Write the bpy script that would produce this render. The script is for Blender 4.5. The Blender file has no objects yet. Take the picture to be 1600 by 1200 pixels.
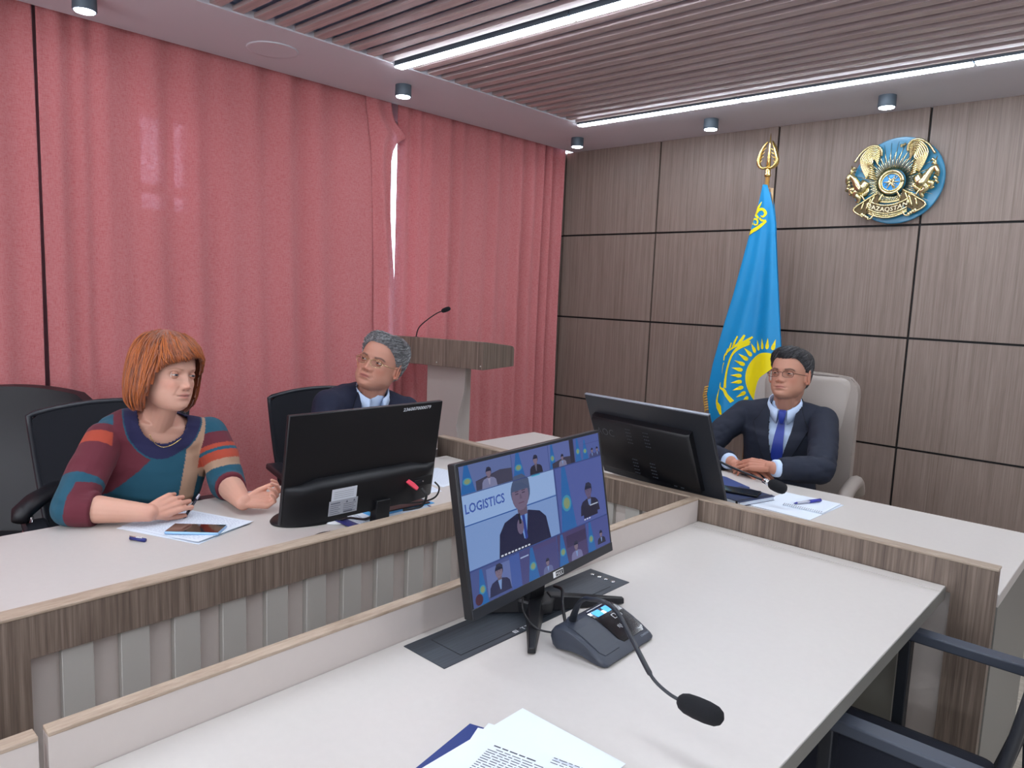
import bpy, bmesh, math, random
import numpy as np
from mathutils import Vector, Matrix, noise
from mathutils.bvhtree import BVHTree
SC = bpy.context.scene
COL = SC.collection
random.seed(7)

# ---------------------------------------------------------------- camera
cam_d = bpy.data.cameras.new('camera')
cam_d.sensor_width = 36.0
cam_d.lens = 1141.29 / 1600 * 36.0
cam_d.clip_start = 0.05
cam = bpy.data.objects.new('camera', cam_d)
COL.objects.link(cam)
cam.matrix_world = Matrix(((0.734, -0.112, 0.670, 0.0), (0.678, 0.063, -0.732, 0.0), (0.039, 0.992, 0.122, 1.46), (0, 0, 0, 1)))
_l, _r, _s = cam.matrix_world.decompose()
cam.matrix_world = Matrix.Translation(_l) @ _r.to_matrix().to_4x4()
SC.camera = cam
# ---------------------------------------------------------------- world, view
w = bpy.data.worlds.new('daylight'); SC.world = w; w.use_nodes = True
w.node_tree.nodes['Background'].inputs[0].default_value = (0.72, 0.84, 1.0, 1)
w.node_tree.nodes['Background'].inputs[1].default_value = 5.0
SC.view_settings.view_transform = 'Standard'
SC.view_settings.look = 'None'
SC.view_settings.gamma = 1.0
SC.view_settings.use_curve_mapping = False
SC.view_settings.exposure = 0.70
SC.cycles.use_denoising = True
SC.cycles.max_bounces = 8
SC.cycles.diffuse_bounces = 4
SC.cycles.sample_clamp_indirect = 6.0
LINE_E = 27.0       # strength of the linear ceiling lamps
SPOT_E = 26.0       # strength of the small round ceiling lamps

# added cool fill light behind the camera; no window stands there
for nm, loc, rot, sz, pw in (('added_fill_light', (-0.6, -2.52, 1.55), (math.radians(90), 0, 0), (4.4, 1.5), 40.0),):
    ld = bpy.data.lights.new(nm, 'AREA'); ld.shape = 'RECTANGLE'; ld.size, ld.size_y = sz; ld.energy = pw; ld.color = (0.88, 0.94, 1.0)
    lo = bpy.data.objects.new(nm, ld); COL.objects.link(lo); lo.location = loc; lo.rotation_euler = rot

# ---------------------------------------------------------------- materials
def lin(c):
    return tuple((x / 12.92 if x <= 0.04045 else ((x + 0.055) / 1.055) ** 2.4) for x in c)
def rgb(r, g, b):
    return lin((r / 255, g / 255, b / 255)) + (1,)
MATS = {}
def mat(name, col=(128, 128, 128), rough=0.6, metal=0.0, emit=0.0, spec=0.5, bump=0.0, bscale=200, var=0.0, vscale=8, sheen=0.0, coat=0.0, vcol=False, sss=0.0, stretch=None, alpha=1.0, trans=0.0):
    if name in MATS: return MATS[name]
    m = bpy.data.materials.new(name); m.use_nodes = True
    nt = m.node_tree; b = nt.nodes['Principled BSDF']; L = nt.links
    c = rgb(*col)
    b.inputs['Base Color'].default_value = c
    b.inputs['Roughness'].default_value = rough
    b.inputs['Metallic'].default_value = metal
    b.inputs['Specular IOR Level'].default_value = spec
    b.inputs['Alpha'].default_value = alpha
    b.inputs['Transmission Weight'].default_value = trans
    if sheen: b.inputs['Sheen Weight'].default_value = sheen
    if coat: b.inputs['Coat Weight'].default_value = coat; b.inputs['Coat Roughness'].default_value = 0.08
    if sss:
        b.inputs['Subsurface Weight'].default_value = sss
        b.inputs['Subsurface Scale'].default_value = 0.02
        b.inputs['Subsurface Radius'].default_value = (1.0, 0.35, 0.2)
    if emit:
        b.inputs['Emission Color'].default_value = c; b.inputs['Emission Strength'].default_value = emit
    src = None
    if vcol:
        a = nt.nodes.new('ShaderNodeVertexColor'); a.layer_name = 'Col'; src = a.outputs[0]
        L.new(src, b.inputs['Base Color'])
        if emit: L.new(src, b.inputs['Emission Color'])
    g = nt.nodes.new('ShaderNodeNewGeometry')
    def coords(st):
        if st is None: return g.outputs['Position']
        mp = nt.nodes.new('ShaderNodeMapping'); mp.inputs['Scale'].default_value = st
        L.new(g.outputs['Position'], mp.inputs[0]); return mp.outputs[0]
    if var:
        n = nt.nodes.new('ShaderNodeTexNoise'); n.inputs['Scale'].default_value = vscale; n.inputs['Detail'].default_value = 5
        L.new(coords(stretch), n.inputs['Vector'])
        h = nt.nodes.new('ShaderNodeHueSaturation')
        r = nt.nodes.new('ShaderNodeMapRange'); r.inputs['From Min'].default_value = 0.25; r.inputs['From Max'].default_value = 0.75
        r.inputs['To Min'].default_value = 1 - var; r.inputs['To Max'].default_value = 1 + var
        L.new(n.outputs['Fac'], r.inputs['Value']); L.new(r.outputs[0], h.inputs['Value'])
        if src: L.new(src, h.inputs['Color'])
        else: h.inputs['Color'].default_value = c
        L.new(h.outputs[0], b.inputs['Base Color'])
    if bump:
        n2 = nt.nodes.new('ShaderNodeTexNoise'); n2.inputs['Scale'].default_value = bscale; n2.inputs['Detail'].default_value = 3
        L.new(coords(stretch), n2.inputs['Vector'])
        bp = nt.nodes.new('ShaderNodeBump'); bp.inputs['Strength'].default_value = bump; bp.inputs['Distance'].default_value = 0.002
        L.new(n2.outputs['Fac'], bp.inputs['Height']); L.new(bp.outputs[0], b.inputs['Normal'])
    MATS[name] = m; return m

def wood(name, c0, c1, c2, scale=(75, 75, 1.3), rough=0.45, fine=(260, 260, 7)):
    """laminate with a straight grain; scale is high across the grain, low along it"""
    m = bpy.data.materials.new(name); m.use_nodes = True; nt = m.node_tree; L = nt.links; b = nt.nodes['Principled BSDF']
    b.inputs['Roughness'].default_value = rough
    g = nt.nodes.new('ShaderNodeNewGeometry')
    def nz(sc, det, dist=0.0):
        mp = nt.nodes.new('ShaderNodeMapping'); mp.inputs['Scale'].default_value = sc; L.new(g.outputs['Position'], mp.inputs[0])
        n = nt.nodes.new('ShaderNodeTexNoise'); n.inputs['Scale'].default_value = 1.0; n.inputs['Detail'].default_value = det; n.inputs['Roughness'].default_value = 0.65
        n.inputs['Distortion'].default_value = dist
        L.new(mp.outputs[0], n.inputs['Vector']); return n.outputs['Fac']
    a = nz(scale, 6, 0.6); f = nz(fine, 2)
    mx = nt.nodes.new('ShaderNodeMath'); mx.operation = 'MULTIPLY_ADD'; L.new(a, mx.inputs[0]); mx.inputs[1].default_value = 0.68
    m2 = nt.nodes.new('ShaderNodeMath'); m2.operation = 'MULTIPLY'; L.new(f, m2.inputs[0]); m2.inputs[1].default_value = 0.32
    L.new(m2.outputs[0], mx.inputs[2])
    cr = nt.nodes.new('ShaderNodeValToRGB'); e = cr.color_ramp.elements
    e[0].position = 0.34; e[0].color = rgb(*c0); e[1].position = 0.64; e[1].color = rgb(*c2)
    k = cr.color_ramp.elements.new(0.48); k.color = rgb(*c1)
    L.new(mx.outputs[0], cr.inputs[0]); L.new(cr.outputs[0], b.inputs['Base Color'])
    bp = nt.nodes.new('ShaderNodeBump'); bp.inputs['Strength'].default_value = 0.12; bp.inputs['Distance'].default_value = 0.001
    L.new(f, bp.inputs['Height']); L.new(bp.outputs[0], b.inputs['Normal'])
    MATS[name] = m; return m

def fabric_curtain():
    """woven curtain cloth: passes some light, and lets very bright things shine through its weave"""
    m = bpy.data.materials.new('curtain_cloth'); m.use_nodes = True; nt = m.node_tree; L = nt.links
    for n in list(nt.nodes): nt.nodes.remove(n)
    out = nt.nodes.new('ShaderNodeOutputMaterial')
    g = nt.nodes.new('ShaderNodeNewGeometry')
    def nz(sc, det=2):
        mp = nt.nodes.new('ShaderNodeMapping'); mp.inputs['Scale'].default_value = sc; L.new(g.outputs['Position'], mp.inputs[0])
        n = nt.nodes.new('ShaderNodeTexNoise'); n.inputs['Scale'].default_value = 1; n.inputs['Detail'].default_value = det
        L.new(mp.outputs[0], n.inputs['Vector']); return n.outputs['Fac']
    a = nz((60, 60, 420)); b_ = nz((420, 420, 60)); 
    ad = nt.nodes.new('ShaderNodeMath'); ad.operation = 'ADD'; L.new(a, ad.inputs[0]); L.new(b_, ad.inputs[1])
    cr = nt.nodes.new('ShaderNodeValToRGB'); e = cr.color_ramp.elements
    e[0].position = 0.36; e[0].color = rgb(202, 118, 121); e[1].position = 0.64; e[1].color = rgb(240, 170, 170)
    hf = nt.nodes.new('ShaderNodeMath'); hf.operation = 'MULTIPLY'; L.new(ad.outputs[0], hf.inputs[0]); hf.inputs[1].default_value = 0.5
    L.new(hf.outputs[0], cr.inputs[0])
    d = nt.nodes.new('ShaderNodeBsdfDiffuse'); L.new(cr.outputs[0], d.inputs[0]); d.inputs[1].default_value = 1.0
    t = nt.nodes.new('ShaderNodeBsdfTranslucent'); t.inputs[0].default_value = rgb(205, 110, 120)
    s = nt.nodes.new('ShaderNodeMixShader'); s.inputs[0].default_value = 0.15; L.new(d.outputs[0], s.inputs[1]); L.new(t.outputs[0], s.inputs[2])
    tr = nt.nodes.new('ShaderNodeBsdfTransparent'); tr.inputs[0].default_value = (1, 0.85, 0.95, 1)
    fac = nt.nodes.new('ShaderNodeMapRange'); L.new(hf.outputs[0], fac.inputs['Value'])
    fac.inputs['From Min'].default_value = 0.42; fac.inputs['From Max'].default_value = 0.62
    fac.inputs['To Min'].default_value = 0.03; fac.inputs['To Max'].default_value = 0.20
    s2 = nt.nodes.new('ShaderNodeMixShader'); L.new(fac.outputs[0], s2.inputs[0]); L.new(s.outputs[0], s2.inputs[1]); L.new(tr.outputs[0], s2.inputs[2])
    bp = nt.nodes.new('ShaderNodeBump'); bp.inputs['Strength'].default_value = 0.25; bp.inputs['Distance'].default_value = 0.001
    L.new(hf.outputs[0], bp.inputs['Height']); L.new(bp.outputs[0], d.inputs['Normal'])
    L.new(s2.outputs[0], out.inputs[0]); MATS['curtain_cloth'] = m; return m

WOODW = wood('wall_laminate', (112, 96, 86), (128, 112, 102), (142, 127, 117))
WOODD = wood('desk_laminate', (84, 71, 62), (112, 97, 86), (142, 126, 113))
WOODT = wood('edge_laminate', (150, 130, 110), (170, 151, 132), (188, 170, 150), scale=(30, 6, 30), fine=(200, 30, 200))
WOODTX = wood('edge_laminate_x', (140, 122, 106), (158, 141, 124), (176, 160, 142), scale=(6, 30, 30), fine=(30, 200, 200))
SLATM = wood('ceiling_laminate', (160, 142, 140), (178, 160, 157), (194, 178, 174), scale=(1.5, 42, 42), fine=(7, 260, 260))
CURT = fabric_curtain()
TOPM = mat('cream_laminate', (200, 194, 188), 0.38, spec=0.4, var=0.015, vscale=60)
CREAM = mat('cream_panel', (200, 190, 183), 0.42, var=0.01, vscale=50)
GREYSL = mat('grey_slat', (176, 172, 165), 0.4)
SIDESHADE = mat('shaded_side_panel', (128, 126, 119), 0.45)  # desk sides painted darker: the shade of their right faces is in the colour
WHITE = mat('white_paint', (208, 206, 212), 0.85, bump=0.05, bscale=90)
BLACKG = mat('black_gap', (22, 22, 24), 0.6)
VOID = mat('ceiling_void', (158, 176, 206), 0.9)
FLOORM = wood('floor_laminate', (150, 142, 128), (172, 164, 150), (190, 183, 170), scale=(2, 40, 40), fine=(8, 200, 200))
LAMP = mat('lamp_diffuser', (236, 244, 255), 0.5, emit=LINE_E)
SPOT = mat('spot_diffuser', (226, 240, 255), 0.5, emit=SPOT_E)
LAMPH = mat('lamp_housing', (80, 92, 102), 0.5, metal=0.2)
GRILLE = mat('speaker_grille', (190, 189, 194), 0.8)
PLAST = mat('black_plastic', (11, 12, 17), 0.42, bump=0.05, bscale=900)
PLASTG = mat('dark_grey_plastic', (34, 37, 43), 0.38)
PLASTM = mat('mic_grey_plastic', (52, 57, 68), 0.42, bump=0.04, bscale=800)
BRUSH = mat('brushed_black_metal', (72, 78, 86), 0.36, metal=0.6, var=0.25, vscale=1, stretch=(300, 8, 300))
GLOSS = mat('gloss_black', (8, 9, 14), 0.06, coat=1.0)
CHROME = mat('chrome', (215, 216, 220), 0.12, metal=1.0)
GOLD = mat('gold_metal', (232, 205, 128), 0.2, metal=1.0, bump=0.15, bscale=80)
MESHF = mat('black_mesh_fabric', (24, 26, 34), 0.85, bump=0.5, bscale=700)
FABB = mat('black_seat_fabric', (26, 30, 44), 0.85, bump=0.3, bscale=600)
LEATHB = mat('black_leather', (18, 18, 24), 0.45, bump=0.1, bscale=300)
LEATHT = mat('taupe_leather', (160, 150, 142), 0.42, bump=0.12, bscale=220)
FOAM = mat('black_foam', (16, 17, 22), 0.95, bump=0.6, bscale=900)
PAPER = mat('white_paper', (222, 230, 240), 0.7)
INK = mat('grey_ink', (110, 116, 132), 0.8)
INKD = mat('dark_ink', (60, 62, 70), 0.8)
NAVYC = mat('navy_cover', (36, 56, 118), 0.5, bump=0.08, bscale=300)
NAVYD = mat('dark_navy_cover', (26, 40, 78), 0.55, bump=0.1, bscale=300)
WHITEP = mat('white_plastic', (232, 234, 236), 0.4)
REDP = mat('red_plug', (226, 60, 84), 0.4)
CYANP = mat('cyan_sheet', (70, 165, 225), 0.5)

# ---------------------------------------------------------------- geometry helpers
class MB:
    def __init__(s): s.v = []; s.f = []; s.m = []; s.mats = []
    def mi(s, m):
        if m is None: return 0
        if m not in s.mats: s.mats.append(m)
        return s.mats.index(m)
    def add(s, vs, fs, m=None):
        o = len(s.v); s.v += [tuple(map(float, p)) for p in vs]; k = s.mi(m)
        for f in fs: s.f.append([i + o for i in f]); s.m.append(k)
        return s
    def box(s, x0, x1, y0, y1, z0, z1, m=None):
        return s.add([(x0, y0, z0), (x1, y0, z0), (x1, y1, z0), (x0, y1, z0), (x0, y0, z1), (x1, y0, z1), (x1, y1, z1), (x0, y1, z1)],
                     [(0, 3, 2, 1), (4, 5, 6, 7), (0, 1, 5, 4), (1, 2, 6, 5), (2, 3, 7, 6), (3, 0, 4, 7)], m)
    def frame_box(s, o, ax, ay, az, m=None):
        """box from corner o spanned by the three vectors"""
        o, ax, ay, az = map(np.array, (o, ax, ay, az)); c = [o + i * ax + j * ay + k * az for k in (0, 1) for (i, j) in ((0, 0), (1, 0), (1, 1), (0, 1))]
        return s.add(c, [(0, 3, 2, 1), (4, 5, 6, 7), (0, 1, 5, 4), (1, 2, 6, 5), (2, 3, 7, 6), (3, 0, 4, 7)], m)
    def rings(s, R, m=None, closed=True, cap=True):
        n = len(R[0]); o = len(s.v); k = s.mi(m)
        for r in R: s.v += [tuple(map(float, p)) for p in r]
        for i in range(len(R) - 1):
            for j in range(n if closed else n - 1):
                a = o + i * n + j; b = o + i * n + (j + 1) % n
                s.f.append([a, b, b + n, a + n]); s.m.append(k)
        if cap and closed:
            s.f.append([o + j for j in range(n)][::-1]); s.m.append(k)
            q = o + (len(R) - 1) * n; s.f.append([q + j for j in range(n)]); s.m.append(k)
        return s
    def tube(s, path, rad, n=10, m=None, flat=1.0, up=None):
        P = [np.array(p, float) for p in path]
        if not hasattr(rad, '__len__'): rad = [rad] * len(P)
        if len(rad) != len(P): rad = np.interp(np.linspace(0, 1, len(P)), np.linspace(0, 1, len(rad)), rad)
        R = []; prev = None
        for i, p in enumerate(P):
            t = P[min(i + 1, len(P) - 1)] - P[max(i - 1, 0)]; t = t / (np.linalg.norm(t) + 1e-9)
            if prev is None:
                a = np.array(up, float) if up is not None else np.array([0, 0, 1.0])
                if abs(a @ t) > 0.95: a = np.array([0, 1.0, 0])
            else: a = prev
            u = a - (a @ t) * t; u /= np.linalg.norm(u); prev = u; v = np.cross(t, u)
            R.append([p + rad[i] * (math.cos(2 * math.pi * j / n) * u * flat + math.sin(2 * math.pi * j / n) * v) for j in range(n)])
        return s.rings(R, m)
    def lathe(s, prof, c=(0, 0, 0), n=24, m=None, sx=1, sy=1):
        c = np.array(c); R = [[c + np.array([r * sx * math.cos(2 * math.pi * j / n), r * sy * math.sin(2 * math.pi * j / n), z]) for j in range(n)] for r, z in prof]
        return s.rings(R, m)
    def prism(s, poly, h0, h1, fn, m=None):
        """extrude a 2D polygon between h0 and h1; fn(a, b, h) -> point"""
        n = len(poly); s.add([fn(a, b, h0) for a, b in poly] + [fn(a, b, h1) for a, b in poly],
              [list(range(n))[::-1], list(range(n, 2 * n))] + [(i, (i + 1) % n, n + (i + 1) % n, n + i) for i in range(n)], m); return s
    def sphere(s, c, r, n=12, m=None, k=8):
        c = np.array(c, float); r = np.array(r if hasattr(r, '__len__') else (r, r, r), float)
        R = []
        for i in range(k + 1):
            a = math.pi * (i / k); a = min(max(a, 0.02), math.pi - 0.02)
            R.append([c + r * np.array([math.sin(a) * math.cos(2 * math.pi * j / n), math.sin(a) * math.sin(2 * math.pi * j / n), -math.cos(a)]) for j in range(n)])
        return s.rings(R, m)
    def mesh(s, name, m=None, smooth=False, off=None):
        me = bpy.data.meshes.new(name); v = np.array(s.v, float)
        if off is not None: v = v - np.array(off)
        me.from_pydata(v.tolist(), [], s.f)
        if s.mats:
            for q in s.mats: me.materials.append(q)
            me.polygons.foreach_set('material_index', s.m)
        elif m: me.materials.append(m)
        b = bmesh.new(); b.from_mesh(me); bmesh.ops.recalc_face_normals(b, faces=b.faces); b.to_mesh(me); b.free()
        if smooth: me.polygons.foreach_set('use_smooth', [True] * len(me.polygons))
        me.update(); return me

ROOT = {}
def wloc(o):
    return np.array(ROOT.get(o.name, (0, 0, 0)), float)
def part(name, mb, m=None, parent=None, smooth=False, bevel=0.0, seg=2, label=None, solid=0.0, auto=None):
    """link mb as one mesh object; vertices are in world metres, or local to nothing when the parent stands at the origin"""
    off = wloc(parent) if parent is not None else None
    me = mb.mesh(name, m, smooth, off) if isinstance(mb, MB) else mb
    if not isinstance(mb, MB) and off is not None:
        me.transform(Matrix.Translation(Vector(-off)))
    o = bpy.data.objects.new(name, me); COL.objects.link(o)
    if parent is not None: o.parent = parent; ROOT[o.name] = tuple(off)
    if solid:
        q = o.modifiers.new('thickness', 'SOLIDIFY'); q.thickness = solid; q.offset = 0
    if bevel:
        q = o.modifiers.new('edge', 'BEVEL'); q.width = bevel; q.segments = seg; q.limit_method = 'ANGLE'; q.angle_limit = math.radians(40)
        q.harden_normals = False
        if not smooth:
            me.polygons.foreach_set('use_smooth', [True] * len(me.polygons))
            try: me.set_sharp_from_angle(angle=math.radians(40))
            except Exception: pass
    if auto:
        me.polygons.foreach_set('use_smooth', [True] * len(me.polygons)); me.set_sharp_from_angle(angle=math.radians(auto))
    if label: o['label'] = label
    if name in ('vent_slots', 'fringe', 'spiral', 'ruling', 'print', 'sticker_print', 'panel_symbols', 'sun_rays', 'ribbon_border', 'tassel'): o['kind'] = 'stuff'
    return o
def tag(o, label, cat, group=None):
    o['label'] = label; o['category'] = cat
    if group: o['group'] = group
    return o
def thing(name, label, cat, loc=(0, 0, 0), group=None):
    o = bpy.data.objects.new(name, None); COL.objects.link(o); o.location = loc; o.empty_display_size = 0.05
    ROOT[o.name] = tuple(loc); return tag(o, label, cat, group)
def struct(name, mb, m=None, **k):
    o = part(name, mb, m, **k); o['kind'] = 'structure'; return o
def copy_tree(root, loc=None, rotz=None, label=None):
    r = root.copy(); COL.objects.link(r)
    if loc is not None: r.location = loc
    if rotz is not None: r.rotation_euler = (0, 0, rotz)
    if label: r['label'] = label
    for ch in [c for c in list(root.children)]:
        c = ch.copy(); COL.objects.link(c); c.parent = r
        for g in list(ch.children):
            d = g.copy(); COL.objects.link(d); d.parent = c
    return r
def text_mb(mb, s, fn, size, m=None, align='LEFT', bold=0.0):
    """lettering as flat outlines, laid through fn(a, b) -> point"""
    cu = bpy.data.curves.new('t', 'FONT'); cu.body = s; cu.size = size; cu.align_x = align; cu.resolution_u = 2; cu.offset = bold * size
    o = bpy.data.objects.new('t', cu); COL.objects.link(o)
    dg = bpy.context.evaluated_depsgraph_get(); me = bpy.data.meshes.new_from_object(o.evaluated_get(dg))
    vs = [fn(v.co.x, v.co.y) for v in me.vertices]; fs = [list(p.vertices) for p in me.polygons]
    mb.add(vs, fs, m); bpy.data.objects.remove(o); bpy.data.curves.remove(cu); bpy.data.meshes.remove(me); return mb
def smooth_path(pts, k=8):
    P = [np.array(p, float) for p in pts]; P = [2 * P[0] - P[1]] + P + [2 * P[-1] - P[-2]]; out = []
    for i in range(1, len(P) - 2):
        for j in range(k):
            t = j / k; a, b, c, d = P[i - 1:i + 3]
            out.append(0.5 * ((2 * b) + (c - a) * t + (2 * a - 5 * b + 4 * c - d) * t * t + (3 * b - a - 3 * c + d) * t ** 3))
    out.append(P[-2]); return out
# ================================================================ THE SETTING
H = 2.5; XW = -3.62; YB = 4.3; XR = 2.6; YF = -2.6
struct('floor', MB().box(XW, XR, YF, YB + 0.1, -0.06, 0, None), FLOORM)
# back wall with laminate panels over a black backing
wb = struct('wall_back', MB().box(XW, XR, YB + 0.02, YB + 0.12, 0, H), BLACKG)
xs = [-4.285 + 0.7985 * k for k in range(9)]; zs = [-0.475, 0.12, 0.715, 1.31, 1.905, 2.5]
for i in range(8):
    for j in range(5):
        a, b = max(xs[i] + 0.006, XW), min(xs[i + 1] - 0.006, XR)
        c, d = max(zs[j] + 0.006, 0.0), min(zs[j + 1] - (0.006 if j < 4 else 0), H)
        if b - a > 0.05: part('panel', MB().box(a, b, YB, YB + 0.02, c, d), WOODW, wb)
# window wall behind the curtains
WY = [(1.372, 1.478), (1.524, 1.590)]; WZ = [(1.905, 2.215), (1.79, 1.865)]
def wall_with_holes(mb, ys, zs_, hole):
    for a, b in zip(ys[:-1], ys[1:]):
        for c, d in zip(zs_[:-1], zs_[1:]):
            if not hole((a + b) / 2, (c + d) / 2): mb.box(XW - 0.12, XW, a, b, c, d)
ys = [YF, 1.30, 1.66, 2.80, 2.95, YB + 0.1]; zz = [0, 0.9, 1.74, 2.30, 2.46, H + 0.1]
struct('wall_left', (lambda mb: (wall_with_holes(mb, ys, zz, lambda y, z: (1.30 < y < 1.66 and 1.74 < z < 2.30) or (2.80 < y < 2.95 and 0.9 < z < 2.46)), mb)[1])(MB()), WHITE)
GLASS = mat('window_glass', (255, 255, 255), 0.02, trans=1.0)
GLASS.node_tree.nodes['Principled BSDF'].inputs['IOR'].default_value = 1.05
PVC = mat('white_pvc', (225, 226, 230), 0.4)
w1 = MB()
yy = [1.30, WY[0][0], WY[0][1], WY[1][0], WY[1][1], 1.66]
for a, b in ((1.30, 1.372), (1.478, 1.524), (1.590, 1.66)): w1.box(XW - 0.09, XW - 0.02, a, b, 1.74, 2.30)
for a, b in ((1.74, 1.79), (1.865, 1.905), (2.215, 2.30)): w1.box(XW - 0.088, XW - 0.022, 1.30, 1.66, a, b)
wn = struct('window_1', w1, PVC)
for a, b in WY:
    for c, d in WZ: part('pane', MB().box(XW - 0.06, XW - 0.054, a, b, c, d), GLASS, wn)
w2 = MB()
for a, b in ((2.80, 2.82), (2.93, 2.95)): w2.box(XW - 0.09, XW - 0.02, a, b, 0.9, 2.46)
for a, b in ((0.9, 0.96), (2.40, 2.46)): w2.box(XW - 0.088, XW - 0.022, 2.80, 2.95, a, b)
wn2 = struct('window_2', w2, PVC)
part('pane', MB().box(XW - 0.06, XW - 0.054, 2.82, 2.93, 0.96, 2.40), GLASS, wn2)
struct('wall_right', MB().box(XR, XR + 0.1, YF, YB + 0.1, 0, H + 0.1), WHITE)
struct('wall_front', MB().box(XW, XR, YF - 0.1, YF, 0, H + 0.1), WHITE)
# ceiling: white border, open slatted field in the middle, dark void above
SX0, SX1, SY0, SY1 = -2.85, 2.1, -2.1, 3.665
cl = MB()
cl.box(-3.425, SX0, YF, YB + 0.02, H, H + 0.03).box(XW, -3.425, YF, YB + 0.02, H + 0.10, H + 0.13).box(-3.425, -3.415, YF, YB + 0.02, H + 0.03, H + 0.13).box(SX1, XR, YF, YB + 0.02, H, H + 0.03).box(SX0, SX1, SY1, YB + 0.02, H, H + 0.03).box(SX0, SX1, YF, SY0, H, H + 0.03)
ce = struct('ceiling', cl, WHITE)
vd = MB(); vd.box(-3.41, XR, YF, YB, H + 0.042, H + 0.06)
vd.box(SX0 - 0.02, SX0 - 0.005, SY0, SY1, H + 0.03, H + 0.042).box(SX0, SX1, SY1 + 0.005, SY1 + 0.02, H + 0.03, H + 0.042)
part('backing_board', vd, VOID, ce)
lights_y = [2.214, 3.604, 0.824, -0.566, -1.956]
k = 0; y = 1.313 + 0.09 * 25 + 0.0225
while y > SY0 + 0.03:
    if not any(ly - 0.03 < y + 0.0 < ly + 0.08 for ly in lights_y[2:]):
        part('slat', MB().box(SX0 - 0.012, SX1, y, y + 0.045, H + 0.006, H + 0.024), SLATM, ce)
    y -= 0.09
# linear lamps, one metre long units end to end
ORD = ['first', 'second', 'third', 'fourth', 'fifth']
for li, ly in enumerate(lights_y):
    x = -2.855; n = 0
    while x < SX1 - 0.3:
        L_ = 1.04 if li < 2 else 4.9
        row = 'crossing the slats' if li == 0 else 'along the slats\' back edge'
        lab = 'glowing white linear ceiling lamp %s, %s from the curtains' % (row, ORD[min(n, 4)]) if li < 2 else 'long glowing ceiling lamp, %s row behind the camera' % ORD[li - 2]
        r = thing('linear_ceiling_lamp', lab, 'lamp', (x, ly, H - 0.01), 'linear lamps set in rows between the ceiling slats')
        part('housing', MB().box(x, x + L_ - 0.006, ly, ly + 0.052, H - 0.006, H + 0.042), LAMPH, r)
        part('diffuser', MB().box(x + 0.004, x + L_ - 0.01, ly + 0.004, ly + 0.048, H - 0.012, H - 0.006), LAMP, r)
        x += L_; n += 1
# round surface spotlights
spots = [(-3.15, 1.00, 'at the top left picture edge, above the main curtain'), (-3.09, 2.46, 'above the folded curtain edge and window gap'), (-3.10, 3.93, 'in the corner above curtain and panelled wall'),
         (-2.14, 3.94, 'above the flagpole side of the panelled wall'), (-1.21, 3.97, 'nearest above the gold emblem')]
for x, y, t in spots:
    r = thing('ceiling_spotlight', 'round grey ceiling spotlight ' + t, 'lamp', (x, y, H), 'round spotlights on the white ceiling border')
    part('housing', MB().lathe([(0.0001, H), (0.041, H), (0.042, H - 0.052), (0.040, H - 0.056), (0.036, H - 0.056), (0.036, H - 0.052), (0.0001, H - 0.052)], (x, y, 0), 32), LAMPH, r, auto=40)
    part('diffuser', MB().lathe([(0.0001, H - 0.0525), (0.0355, H - 0.0525), (0.034, H - 0.059), (0.0001, H - 0.060)], (x, y, 0), 32), SPOT, r, smooth=True)
sp = thing('ceiling_speaker', 'flat round pale grey speaker set flush in the white ceiling', 'speaker', (-3.13, 1.752, H))
part('rim', MB().lathe([(0.100, H), (0.112, H), (0.111, H - 0.005), (0.100, H - 0.004)], (-3.13, 1.752, 0), 48), WHITE, sp, smooth=True)
part('grille', MB().lathe([(0.0001, H), (0.101, H), (0.100, H - 0.003), (0.0001, H - 0.003)], (-3.13, 1.752, 0), 48), GRILLE, sp)

# ================================================================ CURTAINS
def curtain(name, label, y0, y1, seed, amp, folds, z0=0.03, z1=H + 0.07, x0=-3.478, dense=(), flare=0.0):
    rnd = random.Random(seed); n = max(40, int((y1 - y0) * 150)); nz = 40
    waves = [(rnd.uniform(0.6, 1.5) * folds, rnd.uniform(0, 6.28), rnd.uniform(0.3, 1.0)) for _ in range(5)]
    V = []
    for i in range(nz + 1):
        z = z0 + (z1 - z0) * i / nz; t = 1 - i / nz
        row = []
        for j in range(n + 1):
            u = j / n; y = y0 + (y1 - y0) * u
            a = amp * (0.55 + 0.45 * t)
            d = sum(A * math.sin(f * y * 6.283 + p + 0.5 * math.sin(z * 1.3 + p)) for f, p, A in waves) / 2.6 * a
            for c, wd, am in dense:
                q = math.exp(-((y - c) / wd) ** 2); d += am * q * math.sin((y - c) * 70 + 0.4 * math.sin(z * 1.7))
            d += 0.004 * math.sin(y * 31 + 3 * math.sin(z * 0.9))
            row.append((x0 + d, y + 0.006 * math.sin(z * 2 + seed) * t, z))
        V += row
    mb = MB(); mb.v = V
    for i in range(nz):
        for j in range(n):
            a = i * (n + 1) + j; mb.f.append([a, a + 1, a + n + 2, a + n + 1]); mb.m.append(0)
    return mb
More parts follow.
